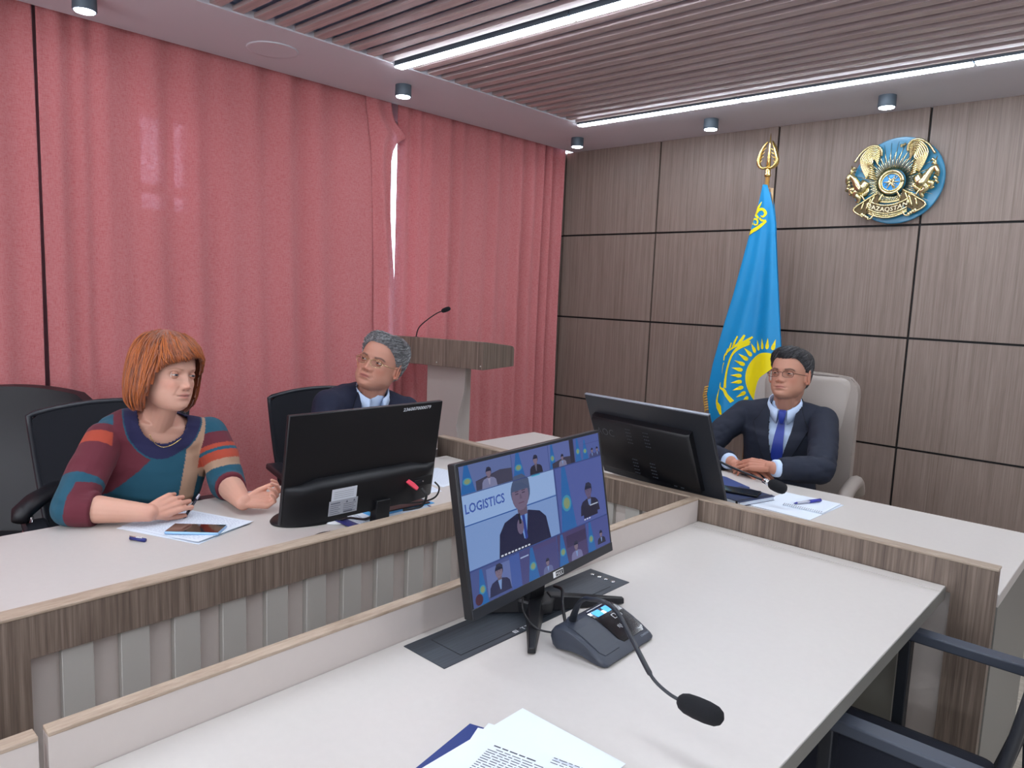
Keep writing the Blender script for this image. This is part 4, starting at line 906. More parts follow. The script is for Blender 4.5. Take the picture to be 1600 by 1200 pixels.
# ================================================================ FLAG
FY = 4.02
g = thing('flag', 'sky blue flag with yellow sun and eagle hanging from a gold-tipped pole', 'flag', (-1.82, FY, 0))
part('floor_stand', MB().lathe([(0.0002, 0), (0.17, 0), (0.17, 0.012), (0.06, 0.03), (0.025, 0.06), (0.02, 0.14), (0.0002, 0.14)], (-1.82, FY, 0), 32), GOLD, g, smooth=True)
part('pole', MB().tube([(-1.82, FY, 0.10), (-1.813, FY, 2.20)], 0.0125, 14), mat('pole_wood', (150, 112, 60), 0.35), g, smooth=True)
# finial: ring collar and open spear leaf with a centre blade
fin = MB().lathe([(0.0002, 2.165), (0.016, 2.165), (0.018, 2.175), (0.013, 2.185), (0.015, 2.20), (0.010, 2.215), (0.0002, 2.215)], (-1.813, FY, 0), 20)
fin.tube([(-1.813, FY, 2.21), (-1.813, FY, 2.26), (-1.813, FY, 2.34), (-1.813, FY, 2.40)], [0.013, 0.011, 0.006, 0.0008], 8)
part('finial', fin, GOLD, g, smooth=True)
for s_ in (-1, 1):
    lf = smooth_path([(-1.813, FY - 0.01, 2.215), (-1.813 + s_ * .030, FY - 0.012, 2.212), (-1.813 + s_ * .051, FY - 0.012, 2.235), (-1.813 + s_ * .048, FY - 0.012, 2.275), (-1.813 + s_ * .032, FY - 0.01, 2.325), (-1.813 + s_ * .014, FY, 2.355)], 6)
    part('finial_leaf', MB().tube(lf, [0.006 + 0.012 * math.sin(min(1, i / (len(lf) - 1)) * 3.14) for i in range(len(lf))], 10, flat=0.6), GOLD, g, smooth=True)
    for k in range(4):
        a = np.array([-1.813 + s_ * (.050 - .006 * k), FY - 0.02, 2.235 + .022 * k]); part('finial_rib', MB().tube([a, a + np.array([-s_ * .022, -.004, .018])], [0.004, 0.0015], 6), GOLD, g, smooth=True)
tz = np.array([2.115, 2.0, 1.9, 1.7, 1.5, 1.33, 1.1, 0.92, 0.80, 0.70]); tl_ = np.array([-1.822, -1.838, -1.862, -1.898, -1.935, -1.975, -2.025, -2.050, -2.025, -1.99]); tr_ = np.array([-1.795, -1.752, -1.728, -1.70, -1.672, -1.648, -1.612, -1.59, -1.575, -1.565])
def FS(u, z, lift=0.0):
    """flag cloth: u 0..1 across, z height"""
    a = np.interp(z, tz[::-1], tl_[::-1]); b = np.interp(z, tz[::-1], tr_[::-1]); t = (2.115 - z) / 1.4
    d = 0.030 * t * math.sin(u * 7.5 + 0.6) + 0.012 * math.sin(u * 15 - z * 3) * min(1, t * 1.6) + 0.02 * math.sin(u * math.pi)
    return np.array([a + (b - a) * u, 3.985 - d - 0.03 * t - lift, z])
FLAGM = mat('flag_satin', (0, 140, 200), 0.5, sheen=0.0, bump=0.1, bscale=400)
mb = MB(); nu, nz = 60, 110
for i in range(nz + 1):
    z = 2.115 - 1.40 * i / nz
    for j in range(nu + 1): u = j / nu; mb.v.append(tuple(FS(u, z - 0.13 * t_ if False else z)))
for i in range(nz):
    for j in range(nu): a = i * (nu + 1) + j; mb.f.append([a, a + 1, a + nu + 2, a + nu + 1]); mb.m.append(0)
part('cloth', mb, FLAGM, g, smooth=True, solid=0.0015)
# right-hand fold of the cloth falling behind the front face
mb = MB()
for i in range(41):
    z = 2.08 - 1.36 * i / 40
    for j in range(7): u = j / 6; p = FS(1 - 0.18 * (1 - u), z); mb.v.append((p[0] + 0.01 - 0.02 * u, p[1] + 0.03 + 0.02 * math.sin(u * 3), z))
for i in range(40):
    for j in range(6): a = i * 7 + j; mb.f.append([a, a + 1, a + 8, a + 7]); mb.m.append(0)
part('back_fold', mb, mat('flag_satin', (0, 0, 0)), g, smooth=True, solid=0.0015)
# embroidery in flag plane metres, laid onto the cloth
def XZ(x, z, l=0.0):
    a = np.interp(z, tz[::-1], tl_[::-1]); b = np.interp(z, tz[::-1], tr_[::-1]); return FS((x - a) / (b - a), z, l + 0.0028)
YEL = (246, 226, 18); shp = []
sx, sz, sr = -1.700, 1.048, 0.128
shp.append((disc(sx, sz, sr, sr * 1.14, 48), YEL))
for k in range(32):
    t = 2 * math.pi * k / 32; c_, s_ = math.cos(t), math.sin(t)
    def rp(r_, o): return (sx + (r_ * c_ - o * s_), sz + 1.14 * (r_ * s_ + o * c_))
    pr_ = [rp(sr * 1.13, -.002), rp(sr * 1.17, -.0085), rp(sr * 1.26, -.010), rp(sr * 1.38, -.006), rp(sr * 1.56, 0), rp(sr * 1.38, .006), rp(sr * 1.26, .010), rp(sr * 1.17, .0085), rp(sr * 1.13, .002)]
    if all(np.interp(q[1], tz[::-1], tl_[::-1]) + .004 < q[0] < np.interp(q[1], tz[::-1], tr_[::-1]) - .004 for q in pr_): shp.append((pr_, YEL))
# clip the disc on the right edge of the cloth
dk = [(min(x, np.interp(z, tz[::-1], tr_[::-1]) - 0.002), z) for x, z in shp[0][0]]; shp[0] = (dk, YEL)
def strip(pts, w_): 
    P_ = [np.array(p) for p in smooth_path([(a, b, 0) for a, b in pts], 5)]; L_, R2 = [], []
    for i, p in enumerate(P_):
        t = P_[min(i + 1, len(P_) - 1)] - P_[max(i - 1, 0)]; t = t / (np.linalg.norm(t) + 1e-9); n_ = np.array([-t[1], t[0], 0]); ww = np.interp(i / (len(P_) - 1), np.linspace(0, 1, len(w_)), w_) / 2
        L_.append(tuple((p + n_ * ww)[:2])); R2.append(tuple((p - n_ * ww)[:2]))
    return L_ + R2[::-1]
def px(x, y):
    """crop coordinates of the flag close-up -> metres on the cloth plane"""
    return (-1.975 + (x - 240) * 0.000633 - (y - 650) * 0.00003, 1.048 - (y - 625) * 0.000640)
for pts, w_ in [([px(470, 325), px(400, 375), px(350, 440), px(325, 540), px(318, 650), px(325, 745)], (.024, .018, .012, .012, .013, .016)),
                ([px(375, 365), px(410, 310), px(432, 258)], (.010, .016, .010)), ([px(392, 372), px(440, 320), px(492, 272)], (.012, .017, .010)),
                ([px(345, 385), px(355, 330), px(376, 272)], (.012, .013, .008)), ([px(305, 415), px(315, 370), px(322, 335)], (.010, .012, .007)), ([px(285, 450), px(288, 415), px(296, 388)], (.008, .010, .005)), ([px(268, 500), px(268, 460), px(276, 430)], (.007, .009, .004)),
                ([px(272, 520), px(268, 560), px(272, 620)], (.005, .004, .001)),
                ([px(270, 700), px(276, 745), px(320, 765), px(350, 810), px(400, 865)], (.003, .010, .017, .018, .022)),
                ([px(268, 760), px(262, 820), px(262, 880), px(290, 925), px(325, 990)], (.002, .008, .014, .034, .012)),
                ([px(262, 470), px(300, 420), px(350, 375), px(420, 330), px(480, 318)], (.004, .006, .012, .018, .010))]:
    q = strip(pts, w_); q = [(max(x, np.interp(z, tz[::-1], tl_[::-1]) + .003), z) for x, z in q]; shp.append((q, YEL))
# ornament near the hoist: scrolls in a band
def oc(x, y): return (-1.822 + (x - 205) * 0.00070, 1.955 - (y - 800) * 0.00070)
for pts, w_ in [([oc(222, 705), oc(195, 745), oc(160, 770), oc(140, 815)], (.004, .016, .016, .010)), ([oc(205, 830), oc(180, 800), oc(205, 765), oc(240, 765), oc(262, 795), oc(245, 820), oc(222, 812)], (.010, .016, .015, .015, .014, .012, .004)),
                ([oc(272, 855), oc(225, 895), oc(165, 930), oc(110, 965), oc(75, 1005)], (.010, .020, .020, .018, .004)), ([oc(165, 880), oc(150, 850), oc(175, 835), oc(200, 850), oc(198, 880), oc(175, 880), oc(178, 866)], (.006, .010, .010, .010, .009, .006, .002)),
                ([oc(135, 905), oc(110, 890), oc(120, 865), oc(145, 870)], (.006, .009, .009, .004)), ([oc(140, 810), oc(120, 850), oc(105, 900), oc(92, 950), oc(78, 1000)], (.010, .010, .010, .012, .004)), ([oc(215, 830), oc(240, 850), oc(270, 850)], (.010, .012, .008)),
                ([oc(150, 800), oc(165, 775), oc(185, 790), oc(170, 805)], (.004, .006, .006, .003))]:
    q = strip(pts, w_); q = [(min(max(x, np.interp(z, tz[::-1], tl_[::-1]) + .002), np.interp(z, tz[::-1], tr_[::-1]) - .002), z) for x, z in q]; shp.append((q, YEL))
nr = sum(1 for q in shp if len(q[0]) == 9)
for i, q in enumerate(shp):
    nm = 'sun_disc' if i == 0 else ('sun_ray' if i <= nr else ('eagle_feather' if i <= nr + 11 else 'ornament_scroll'))
    canvas(nm, [q], lambda a, b, h: XZ(a, b, h), g, rough=0.5, step=0.00002 * (i + 1), sub=0.02, matname='print_embroidery')
mb = MB()
for k in range(10):
    z = 0.965 - 0.0150 * k; p = FS(0, z); mb.tube([p + np.array([0.002, -.002, 0]), p + np.array([-0.016, -.006, -0.006]), p + np.array([-0.020, -.006, -0.022])], [0.005, 0.005, 0.002], 5)
part('fringe', mb, mat('fringe_gold', (206, 160, 70), 0.5), g, smooth=True)
mb = MB()
for k in range(5): mb.tube([(-1.795, FY - .02, 2.10), (-1.775 + .003 * k, FY - .03, 2.095), (-1.765 + .002 * k, FY - .03, 2.04 - .008 * k)], 0.0025, 5)
part('tassel', mb, mat('tassel_beige', (190, 160, 120), 0.6), g, smooth=True)

GOLDE = mat('emblem_gold', (226, 214, 164), 0.22, metal=1.0, bump=0.1, bscale=90)
# ================================================================ EMBLEM
EX, EZ = -1.236, 2.128; EK = 0.000447
def EP(x, y, h): return np.array([EX + (x - 620) * EK, YB - h, EZ - (y - 600) * EK])      # crop coordinates of the emblem close-up
g = thing('national_emblem', 'round gold and blue winged emblem reading QAZAQSTAN on the panelled wall', 'emblem', tuple(EP(620, 600, 0.05)))
BLUEE = mat('emblem_blue', (40, 132, 172), 0.3, coat=0.4)
mb = MB(); n = 64; cd = (672, 585)
mb.rings([[EP(cd[0] + 500 * k * math.cos(2 * math.pi * i / n), cd[1] + 500 * k * math.sin(2 * math.pi * i / n), h) for i in range(n)] for h, k in ((0.0, .98), (0.028, 1), (0.032, .985))])
part('blue_disc', mb, BLUEE, g, auto=40)
def relief(name, pts, rad, m=GOLDE, n=8, flat=1.0):
    q = smooth_path([EP(*p) for p in pts], 4); L_ = len(q); rr = [np.interp(i / (L_ - 1), np.linspace(0, 1, len(rad)), rad) for i in range(L_)]
    return MB().tube(q, rr, n, flat=flat), name, m
mb = MB()
for k in range(72):
    t = 2 * math.pi * k / 72 + .03; c_, s_ = math.cos(t), math.sin(t); r1 = 150; r2 = 455 if k % 2 == 0 else 330
    if s_ > 0.55 and abs(c_) < .8: r2 = 250
    mb.tube([EP(620 + r1 * c_, 600 + r1 * s_, 0.036), EP(620 + (r1 + r2) / 2 * c_, 600 + (r1 + r2) / 2 * s_, 0.036), EP(640 + r2 * c_, 595 + r2 * s_, 0.034)], [0.0030, 0.0024, 0.0006], 5)
part('sun_rays', mb, GOLDE, g, smooth=True)
mb = MB()
mb.tube([EP(620 + 128 * math.cos(t), 605 + 128 * math.sin(t), 0.052) for t in np.linspace(0, 6.283, 41)], 0.0075, 10)
mb.tube([EP(620 + 104 * math.cos(t), 605 + 100 * math.sin(t), 0.050) for t in np.linspace(0, 6.283, 37)], 0.004, 8)
part('centre_ring', mb, GOLDE, g, smooth=True)
mb = MB().rings([[EP(620 + 100 * k * math.cos(t), 605 + 100 * k * math.sin(t), h) for t in np.linspace(0, 6.283, 33)[:-1]] for h, k in ((0.036, 1), (0.046, .98))])
part('centre_disc', mb, mat('emblem_blue_bright', (40, 150, 225), 0.3, coat=0.4), g)
mb = MB()
for k in range(3):
    for s_ in (-1, 1): mb.tube([EP(555 + 22 * k * s_ * s_, 640 - 20 * k, .049), EP(620 + s_ * 6 * k, 600, .053), EP(690 - 20 * k, 650 - 100 * (s_ > 0) + 16 * k, .049)], 0.0022, 6)
for t in range(6): a = t * math.pi / 3; mb.tube([EP(620, 600, .053), EP(620 + 84 * math.cos(a), 604 + 84 * math.sin(a), .050)], [0.006, 0.0022], 6)
mb.sphere(EP(620, 598, 0.053), (0.016, 0.004, 0.015), 12)
part('centre_lattice', mb, GOLDE, g, smooth=True)
mb = MB(); mb.sphere(EP(690, 190, 0.042), (0.010, 0.006, 0.010), 6, k=4); mb.sphere(EP(722, 178, 0.042), (0.008, 0.006, 0.008), 6, k=4); part('star', mb, GOLDE, g)
for s_ in (-1, 1):
    def M(x, y, h): return (640 + s_ * (x - 640) if s_ > 0 else 1250 - x - 0, y + (28 if s_ < 0 else 0), h)
    mb = MB()
    # wing: seven long curved feathers arching from the shoulder outward and inward over the top
    for k in range(8):
        o = 23 * k
        q = smooth_path([EP(*M(905 - 4 * k, 520 - 6 * k, 0.055)), EP(*M(965 - 0.5 * o, 400 - .1 * o, 0.062)), EP(*M(985 - .8 * o, 280 + .45 * o, 0.066)), EP(*M(905 - .35 * o, 175 + .75 * o, 0.062)), EP(*M(820 - .0 * o, 165 + .95 * o, 0.055)), EP(*M(775 + .12 * o, 215 + .95 * o, 0.050))], 5)
        mb.tube(q, [0.0036 * (0.8 + .5 * math.sin(i / len(q) * 3.1)) for i in range(len(q))], 7)
    rim_ = smooth_path([EP(*M(1060, 320, .058)), EP(*M(990, 215, .06)), EP(*M(900, 150, .062)), EP(*M(815, 150, .06)), EP(*M(768, 200, .056)), EP(*M(765, 265, .05))], 6)
    mb.tube(rim_, 0.0062, 8)
    for k in range(9): a = M(850 - 6 * k, 330 + 26 * k, .05); b = M(905 - 3 * k, 300 + 26 * k, .058); mb.tube([EP(*a), EP(*b)], [0.004, 0.007], 6)
    part('wing', mb, GOLDE, g, smooth=True)
    mb = MB()
    # winged horse: neck, head with horn, mane curls, chest and foreleg
    mb.tube(smooth_path([EP(*M(905, 560, .055)), EP(*M(960, 640, .065)), EP(*M(1000, 580, .072)), EP(*M(1050, 500, .074)), EP(*M(1090, 470, .07))], 5), [0.026, 0.030, 0.024, 0.018, 0.014, 0.013], 10)
    mb.tube(smooth_path([EP(*M(1080, 470, .072)), EP(*M(1108, 520, .074)), EP(*M(1120, 560, .07))], 5), [0.016, 0.013, 0.008], 8)
    mb.tube([EP(*M(1085, 455, .07)), EP(*M(1075, 400, .066)), EP(*M(1090, 350, .06))], [0.007, 0.005, 0.0015], 6)
    for k in range(7): c_ = M(1025 + 12 * k - 20 * (k > 4), 400 + 40 * k - 0, .066); mb.tube([EP(c_[0], c_[1], .06), EP(c_[0] + s_ * 26, c_[1] - 16, .072), EP(c_[0] + s_ * 48, c_[1] + 10, .066), EP(c_[0] + s_ * 30, c_[1] + 26, .06)], [0.004, 0.008, 0.007, 0.002], 6)
    mb.tube(smooth_path([EP(*M(960, 640, .06)), EP(*M(1010, 700, .068)), EP(*M(960, 750, .066)), EP(*M(985, 800, .058))], 5), [0.026, 0.018, 0.011, 0.010], 8)
    mb.tube(smooth_path([EP(*M(1000, 640, .06)), EP(*M(1070, 650, .07)), EP(*M(1050, 700, .066)), EP(*M(1085, 690, .06))], 5), [0.018, 0.012, 0.008, 0.008], 8)
    for k in range(5): mb.tube([EP(*M(880 + 16 * k, 600 + 14 * k, .05)), EP(*M(870 + 20 * k, 660 + 14 * k, .06)), EP(*M(900 + 18 * k, 730 + 8 * k, .055))], [0.004, 0.008, 0.004], 6)
    part('winged_horse', mb, GOLDE, g, smooth=True)
    mb = MB()
    # cloth ends and folded ribbon at the foot
    A_ = [M(760, 700, 0), M(905, 790, 0), M(1020, 885, 0), M(900, 975, 0), M(860, 920, 0), M(800, 900, 0), M(740, 830, 0)]
    mb.prism([(p[0], p[1]) for p in A_], 0.040, 0.060, lambda a, b, h: EP(a, b, h))
    part('ribbon_fold', mb, mat('dark_gold', (96, 82, 58), 0.45, metal=0.7), g, bevel=0.001, seg=1)  # ribbon in a darker gold that sets off the lettering
    mb = MB()
    for q in ([(760, 700), (905, 790), (1020, 885), (900, 975)], [(790, 730), (850, 880)], [(830, 760), (880, 900)], [(905, 800), (930, 890)], [(740, 830), (800, 985), (860, 1000)], [(700, 715), (745, 800)], [(900, 780), (945, 720), (1000, 760)]):
        mb.tube(smooth_path([EP(*M(x, y, .064)) for x, y in q], 4), 0.0052, 7)
    for k in range(4): mb.sphere(EP(*M(850 + 22 * k, 985 - 14 * k + 0, .062)), (0.010, 0.008, 0.010), 8, k=6)
    part('ribbon_edges', mb, GOLDE, g, smooth=True)
# name ribbon
def RB(a, b, h): t = (a - 610) / 160.0; return EP(a, b + 36 * (1 - t * t) - 26 - 10 * t * 0, h)
mb = MB(); nn = 16
mb.rings([[RB(430 + 340 * i / nn, 870, .056), RB(430 + 340 * i / nn, 960, .060), RB(430 + 340 * i / nn, 960, .072), RB(430 + 340 * i / nn, 870, .068)] for i in range(nn + 1)])
part('name_ribbon', mb, mat('dark_gold', (0, 0, 0)), g, auto=40)
mb = MB()
for b_ in (868, 962, 985, 1008): mb.tube([RB(400 + 430 * i / nn, b_, .070 - .006 * (b_ > 970)) for i in range(nn + 1)], 0.0052, 7)
for b_ in (838, 850): mb.tube([RB(480 + 260 * i / nn, b_ - 20, .050) for i in range(nn + 1)], 0.004, 6)
for k in range(12): mb.sphere(RB(500 + 20 * k, 800, .045), (0.004, 0.004, 0.004), 6, k=4)
part('ribbon_border', mb, GOLDE, g, smooth=True)
mb = MB(); text_mb(mb, 'QAZAQSTAN', lambda a, b: RB(610 + a, 940 - b, .0745), 74, align='CENTER')
part('lettering', mb, mat('gold_letters', (250, 238, 200), 0.35, metal=0.3), g, solid=0.003)
# ================================================================ PEOPLE
def remesh(mb, vox, smooth_it=3, fac=0.5):
    me = mb.mesh('tmp'); o = bpy.data.objects.new('tmp', me); COL.objects.link(o)
    q = o.modifiers.new('r', 'REMESH'); q.mode = 'VOXEL'; q.voxel_size = vox; q.adaptivity = 0
    if smooth_it: s_ = o.modifiers.new('s', 'SMOOTH'); s_.iterations = smooth_it; s_.factor = fac
    dg = bpy.context.evaluated_depsgraph_get(); dg.update(); out = bpy.data.meshes.new_from_object(o.evaluated_get(dg))
    bpy.data.objects.remove(o); bpy.data.meshes.remove(me)
    out.materials.clear(); return out
def getv(me): v = np.empty(len(me.vertices) * 3); me.vertices.foreach_get('co', v); return v.reshape(-1, 3)
def setv(me, v): me.vertices.foreach_set('co', np.asarray(v).reshape(-1)); me.update()
def paint(me, cols):
    """cols: n x 3 linear colours on the vertices"""
    ca = me.color_attributes.get('Col') or me.color_attributes.new('Col', 'FLOAT_COLOR', 'POINT')
    ca.data.foreach_set('color', np.concatenate([cols, np.ones((len(cols), 1))], 1).reshape(-1))
def L3(*c): return np.array(rgb(*c)[:3])
def mix(cols, c, k): k = np.clip(k, 0, 1)[:, None]; return cols * (1 - k) + np.asarray(c) * k
def G(x, c, s): return np.exp(-((x - c) / s) ** 2)
def sst(x, a, b): t = np.clip((x - a) / (b - a), 0, 1); return t * t * (3 - 2 * t)
class Frame:
    def __init__(s, o, f, u):
        s.o = np.array(o, float); s.f = N(f); u = np.array(u, float); s.u = N(u - (u @ s.f) * s.f); s.l = np.cross(s.u, s.f) * -1.0
        s.l = np.cross(s.u, s.f)      # sitter's left when facing f with up u
    def __call__(s, x, y, z): return s.o + x * s.l + y * s.f + z * s.u      # x left, y forward, z up
    def inv(s, P): d = P - s.o; return np.stack([d @ s.l, d @ s.f, d @ s.u], -1)
class Spine(Frame):
    """frame whose up axis runs exactly along the leaning spine"""
    def __init__(s, o, f, u): s.o = np.array(o, float); s.u = N(u); f = np.array(f, float); s.f = N(f - (f @ s.u) * s.u); s.l = np.cross(s.u, s.f)
HT = [(.120, .012, .002, -.036), (.117, .026, .018, -.048), (.110, .042, .040, -.064), (.098, .056, .058, -.082), (.078, .068, .074, -.096), (.052, .0745, .083, -.103), (.026, .076, .0865, -.104), (.0, .0745, .084, -.101), (-.02, .072, .0835, -.094), (-.04, .069, .085, -.084),
      (-.058, .066, .0865, -.068), (-.075, .061, .085, -.056), (-.090, .0535, .084, -.044), (-.103, .044, .081, -.032), (-.113, .032, .073, -.018), (-.119, .016, .062, -.002)]
HZ = np.array([h[0] for h in HT])[::-1]; HW = np.array([h[1] for h in HT])[::-1]; HF = np.array([h[2] for h in HT])[::-1]; HB = np.array([h[3] for h in HT])[::-1]
def head_ring(z, off=0.0, n=64, ks=(1, 1, 1), ex=2.25):
    w_, f_, b_ = np.interp(z, HZ, HW) * ks[0] + off, np.interp(z, HZ, HF) * ks[1] + off, np.interp(z, HZ, HB) * ks[1] - off
    c = f_ * .35 + b_ * .65; out = []
    for j in range(n):
        t = 2 * math.pi * j / n; cx, sy = math.cos(t), math.sin(t)
        x = w_ * abs(cx) ** (2 / ex) * np.sign(cx); r_ = (f_ - c) if sy > 0 else (c - b_); y = c + r_ * abs(sy) ** (2 / ex) * np.sign(sy)
        out.append((x, y, z * ks[2]))
    return out
def add_head(mb, F, ks=(1, 1, 1)):
    R = [[F(*p) for p in head_ring(z, 0, 64, ks)] for z in np.linspace(.1195, -.1185, 72)]
    mb.rings(R)
    for s_ in (-1, 1):   # ears: bowl-shaped flap with a rim
        c = np.array([s_ * .0765 * ks[0], -.012, -.008]); E_ = []
        for k in range(16):
            t = 2 * math.pi * k / 16; rr = 1 + .12 * math.cos(t - 1.1); E_.append((c[0] + s_ * (.006 + .010 * (1 - math.cos(t) * .6) * .5), c[1] - .004 - .0165 * math.cos(t) * rr - .006 * math.sin(t) * 0, c[2] + .031 * math.sin(t) * rr))
        mb.tube([F(*p) for p in E_ + [E_[0]]], .0034, 7)
        mb.rings([[F(c[0] + s_ * h, c[1] - .004 + .015 * k * math.cos(t) * 1, c[2] + .028 * k * math.sin(t)) for t in np.linspace(0, 6.283, 17)[:-1]] for h, k in ((-.008, .9), (.003, .9), (.005, .8))])
        mb.sphere(F(c[0] + s_ * .006, c[1] + .006, c[2] - .026), .0065, 8)
def face_shape(v, F, ks, P):
    """relief of the face: moves the skin along the facing direction"""
    q = F.inv(v); x, y, z = q[:, 0] / ks[0], q[:, 1] / ks[1], q[:, 2] / ks[2]; u = np.abs(x); ok = (z > -.14) & (z < .13) & (u < .09)
    wgt = sst(y, .025, .055) * ok
    d = np.zeros(len(v))
    d += -.0135 * G(u, .032, .0175) * G(z, .001, .0115) - .004 * G(u, .014, .007) * G(z, .004, .010)
    d += P.get('brow', .003) * G(u, .030, .022) * G(z, .020, .007)
    nw = P.get('nose_w', 1.0); nl = P.get('nose', 1.0)
    for A, zc, sx_, sz_ in ((.006, -.004, .0075, .012), (.009, -.018, .0080, .011), (.0145, -.031, .0095, .0090), (.0085, -.0375, .0085, .0065)): d += nl * A * G(x, 0, sx_ * nw) * G(z, zc, sz_)
    d += nl * .0105 * G(u, .0125 * nw, .0058) * G(z, -.038, .0062) - .004 * G(u, .020 * nw, .003) * G(z, -.040, .006)
    d += .0050 * G(x, 0, .0185) * G(z, -.0605, .0042) + .0055 * G(x, 0, .0165) * G(z, -.0715, .0048) - .0048 * G(x, 0, .021) * G(z, -.0660 + P.get('mouth_sag', 0) * (-(x / .02) ** 2) * .002, .0017)
    d += -.0028 * G(u, .0255, .006) * G(z, -.066, .007) - .0035 * G(x, 0, .020) * G(z, -.0830, .0050) + .0045 * G(x, 0, .018) * G(z, -.101, .010)
    d += P.get('cheek', .004) * G(u, .045, .018) * G(z, -.028, .018) - P.get('fold', .0016) * G(u - (.022 + (-.040 - z) * .38), 0, .0028) * sst(z, -.072, -.06) * (1 - sst(z, -.044, -.036))
    d += -.0022 * G(x, 0, .0035) * G(z, -.052, .005) - P.get('bag', .0012) * G(u, .032, .014) * G(z, -.016, .0022)
    v = v + (d * wgt)[:, None] * F.f
    jw = P.get('jowl', 0) * G(z, -.075, .03) * G(u, .062, .02) * ok; v = v + (jw * np.sign(x))[:, None] * F.l
    return v, x, y, z, u, ok
def skin_cols(v, F, ks, P, base):
    q = F.inv(v); x, y, z = q[:, 0] / ks[0], q[:, 1] / ks[1], q[:, 2] / ks[2]; u = np.abs(x); ok = (z > -.13) & (z < .13) & (u < .10) & (y > -.15) & (y < .14); fr = ok * sst(y, .03, .05)
    C_ = np.tile(base, (len(v), 1)); red = base * np.array([1.0, .70, .66])
    C_ = mix(C_, red, .45 * fr * G(u, .045, .02) * G(z, -.032, .02)); C_ = mix(C_, red, .45 * fr * G(x, 0, .016) * G(z, -.036, .012)); C_ = mix(C_, red, .5 * ok * sst(u, .072, .080))
    C_ = mix(C_, P.get('lip', base * np.array([.80, .45, .42])), .8 * fr * np.clip(1.6 - ((x / .024) ** 2 + ((z + .0655) / .0095) ** 2) * 1.6, 0, 1))
    sag = P.get('mouth_sag', 0) * (-(x / .02) ** 2) * .002
    C_ = mix(C_, base * .22, .75 * fr * G(z, -.0660 + sag, .0013) * (u < .024)); C_ = mix(C_, base * .12, .8 * fr * G(u, .0075, .0030) * G(z, -.0468, .0018))
    C_ = mix(C_, base * .55, .35 * fr * G(u, .032, .017) * G(z, -.013, .004)); C_ = mix(C_, base * .5, .35 * fr * G(z, .010, .0022) * G(u, .032, .014))
    bz = P.get('brow_z', .0185); arch = bz + .004 * G(u, .036, .012) - .0035 * sst(u, .042, .055)
    C_ = mix(C_, P['brow_c'], P.get('brow_k', .9) * fr * G(z, arch, P.get('brow_h', .0034)) * sst(u, .012, .018) * (1 - sst(u, .048, .055)))
    if P.get('beard'): C_ = mix(C_, P['beard'], .22 * ok * sst(y, .0, .03) * (1 - sst(z, -.056, -.046)) * (1 - .8 * G(x, 0, .02) * G(z, -.066, .008)))
    return C_
def add_eyes(me_list, F, ks, iris, gaze=(0, 0), open_=1.0):
    """eyeballs, irises and lids as extra pieces of the body mesh; returns (vertex, face, colour) lists"""
    V, Fc, Cc = [], [], []
    def cap(c, r, dirv, a0, a1, col, n=16, k=6):
        d = N(dirv); a = N(np.cross(d, [0.01, 0.02, 1])); b = np.cross(d, a); o = len(V)
        for i in range(k + 1):
            t = a0 + (a1 - a0) * i / k
            for j in range(n): s_ = 2 * math.pi * j / n; V.append(c + r * (math.cos(t) * d + math.sin(t) * (math.cos(s_) * a + math.sin(s_) * b))); Cc.append(col)
        for i in range(k):
            for j in range(n): p = o + i * n + j; p2 = o + i * n + (j + 1) % n; Fc.append((p, p2, p2 + n, p + n))
    for s_ in (-1, 1):
        c = F(s_ * .0320 * ks[0], .0655 * ks[1], .0005); g_ = F.f + gaze[0] * F.l + gaze[1] * F.u
        cap(c, .0118, g_, 0.46, 1.7, L3(222, 214, 208)); cap(c, .0119, g_, 0.22, 0.56, iris, k=3); cap(c, .01195, g_, 0.0001, 0.24, L3(10, 10, 12), k=2)
        # lids: arcs of a slightly larger ball, leaving an almond opening
        for up in (1, -1):
            o = len(V); n, k = 18, 7
            for i in range(n + 1):
                ph = -1.32 + 2.64 * i / n           # across
                lim = (.40 if up > 0 else -.36) * open_ * math.cos(ph * 1.12) ** .8 if abs(ph * 1.12) < 1.57 else 0
                for j in range(k + 1):
                    el = lim + (up * 1.25 - lim) * j / k
                    p = np.array([math.sin(ph) * math.cos(el), math.cos(ph) * math.cos(el), math.sin(el)]) * (.0130 + .0006 * (j == 0))
                    V.append(c + p[0] * F.l + p[1] * F.f + p[2] * F.u); Cc.append('lid' if j > 0 else ('lash' if up > 0 else 'lid'))
            for i in range(n):
                for j in range(k): a = o + i * (k + 1) + j; Fc.append((a, a + 1, a + k + 2, a + k + 1))
    return V, Fc, Cc
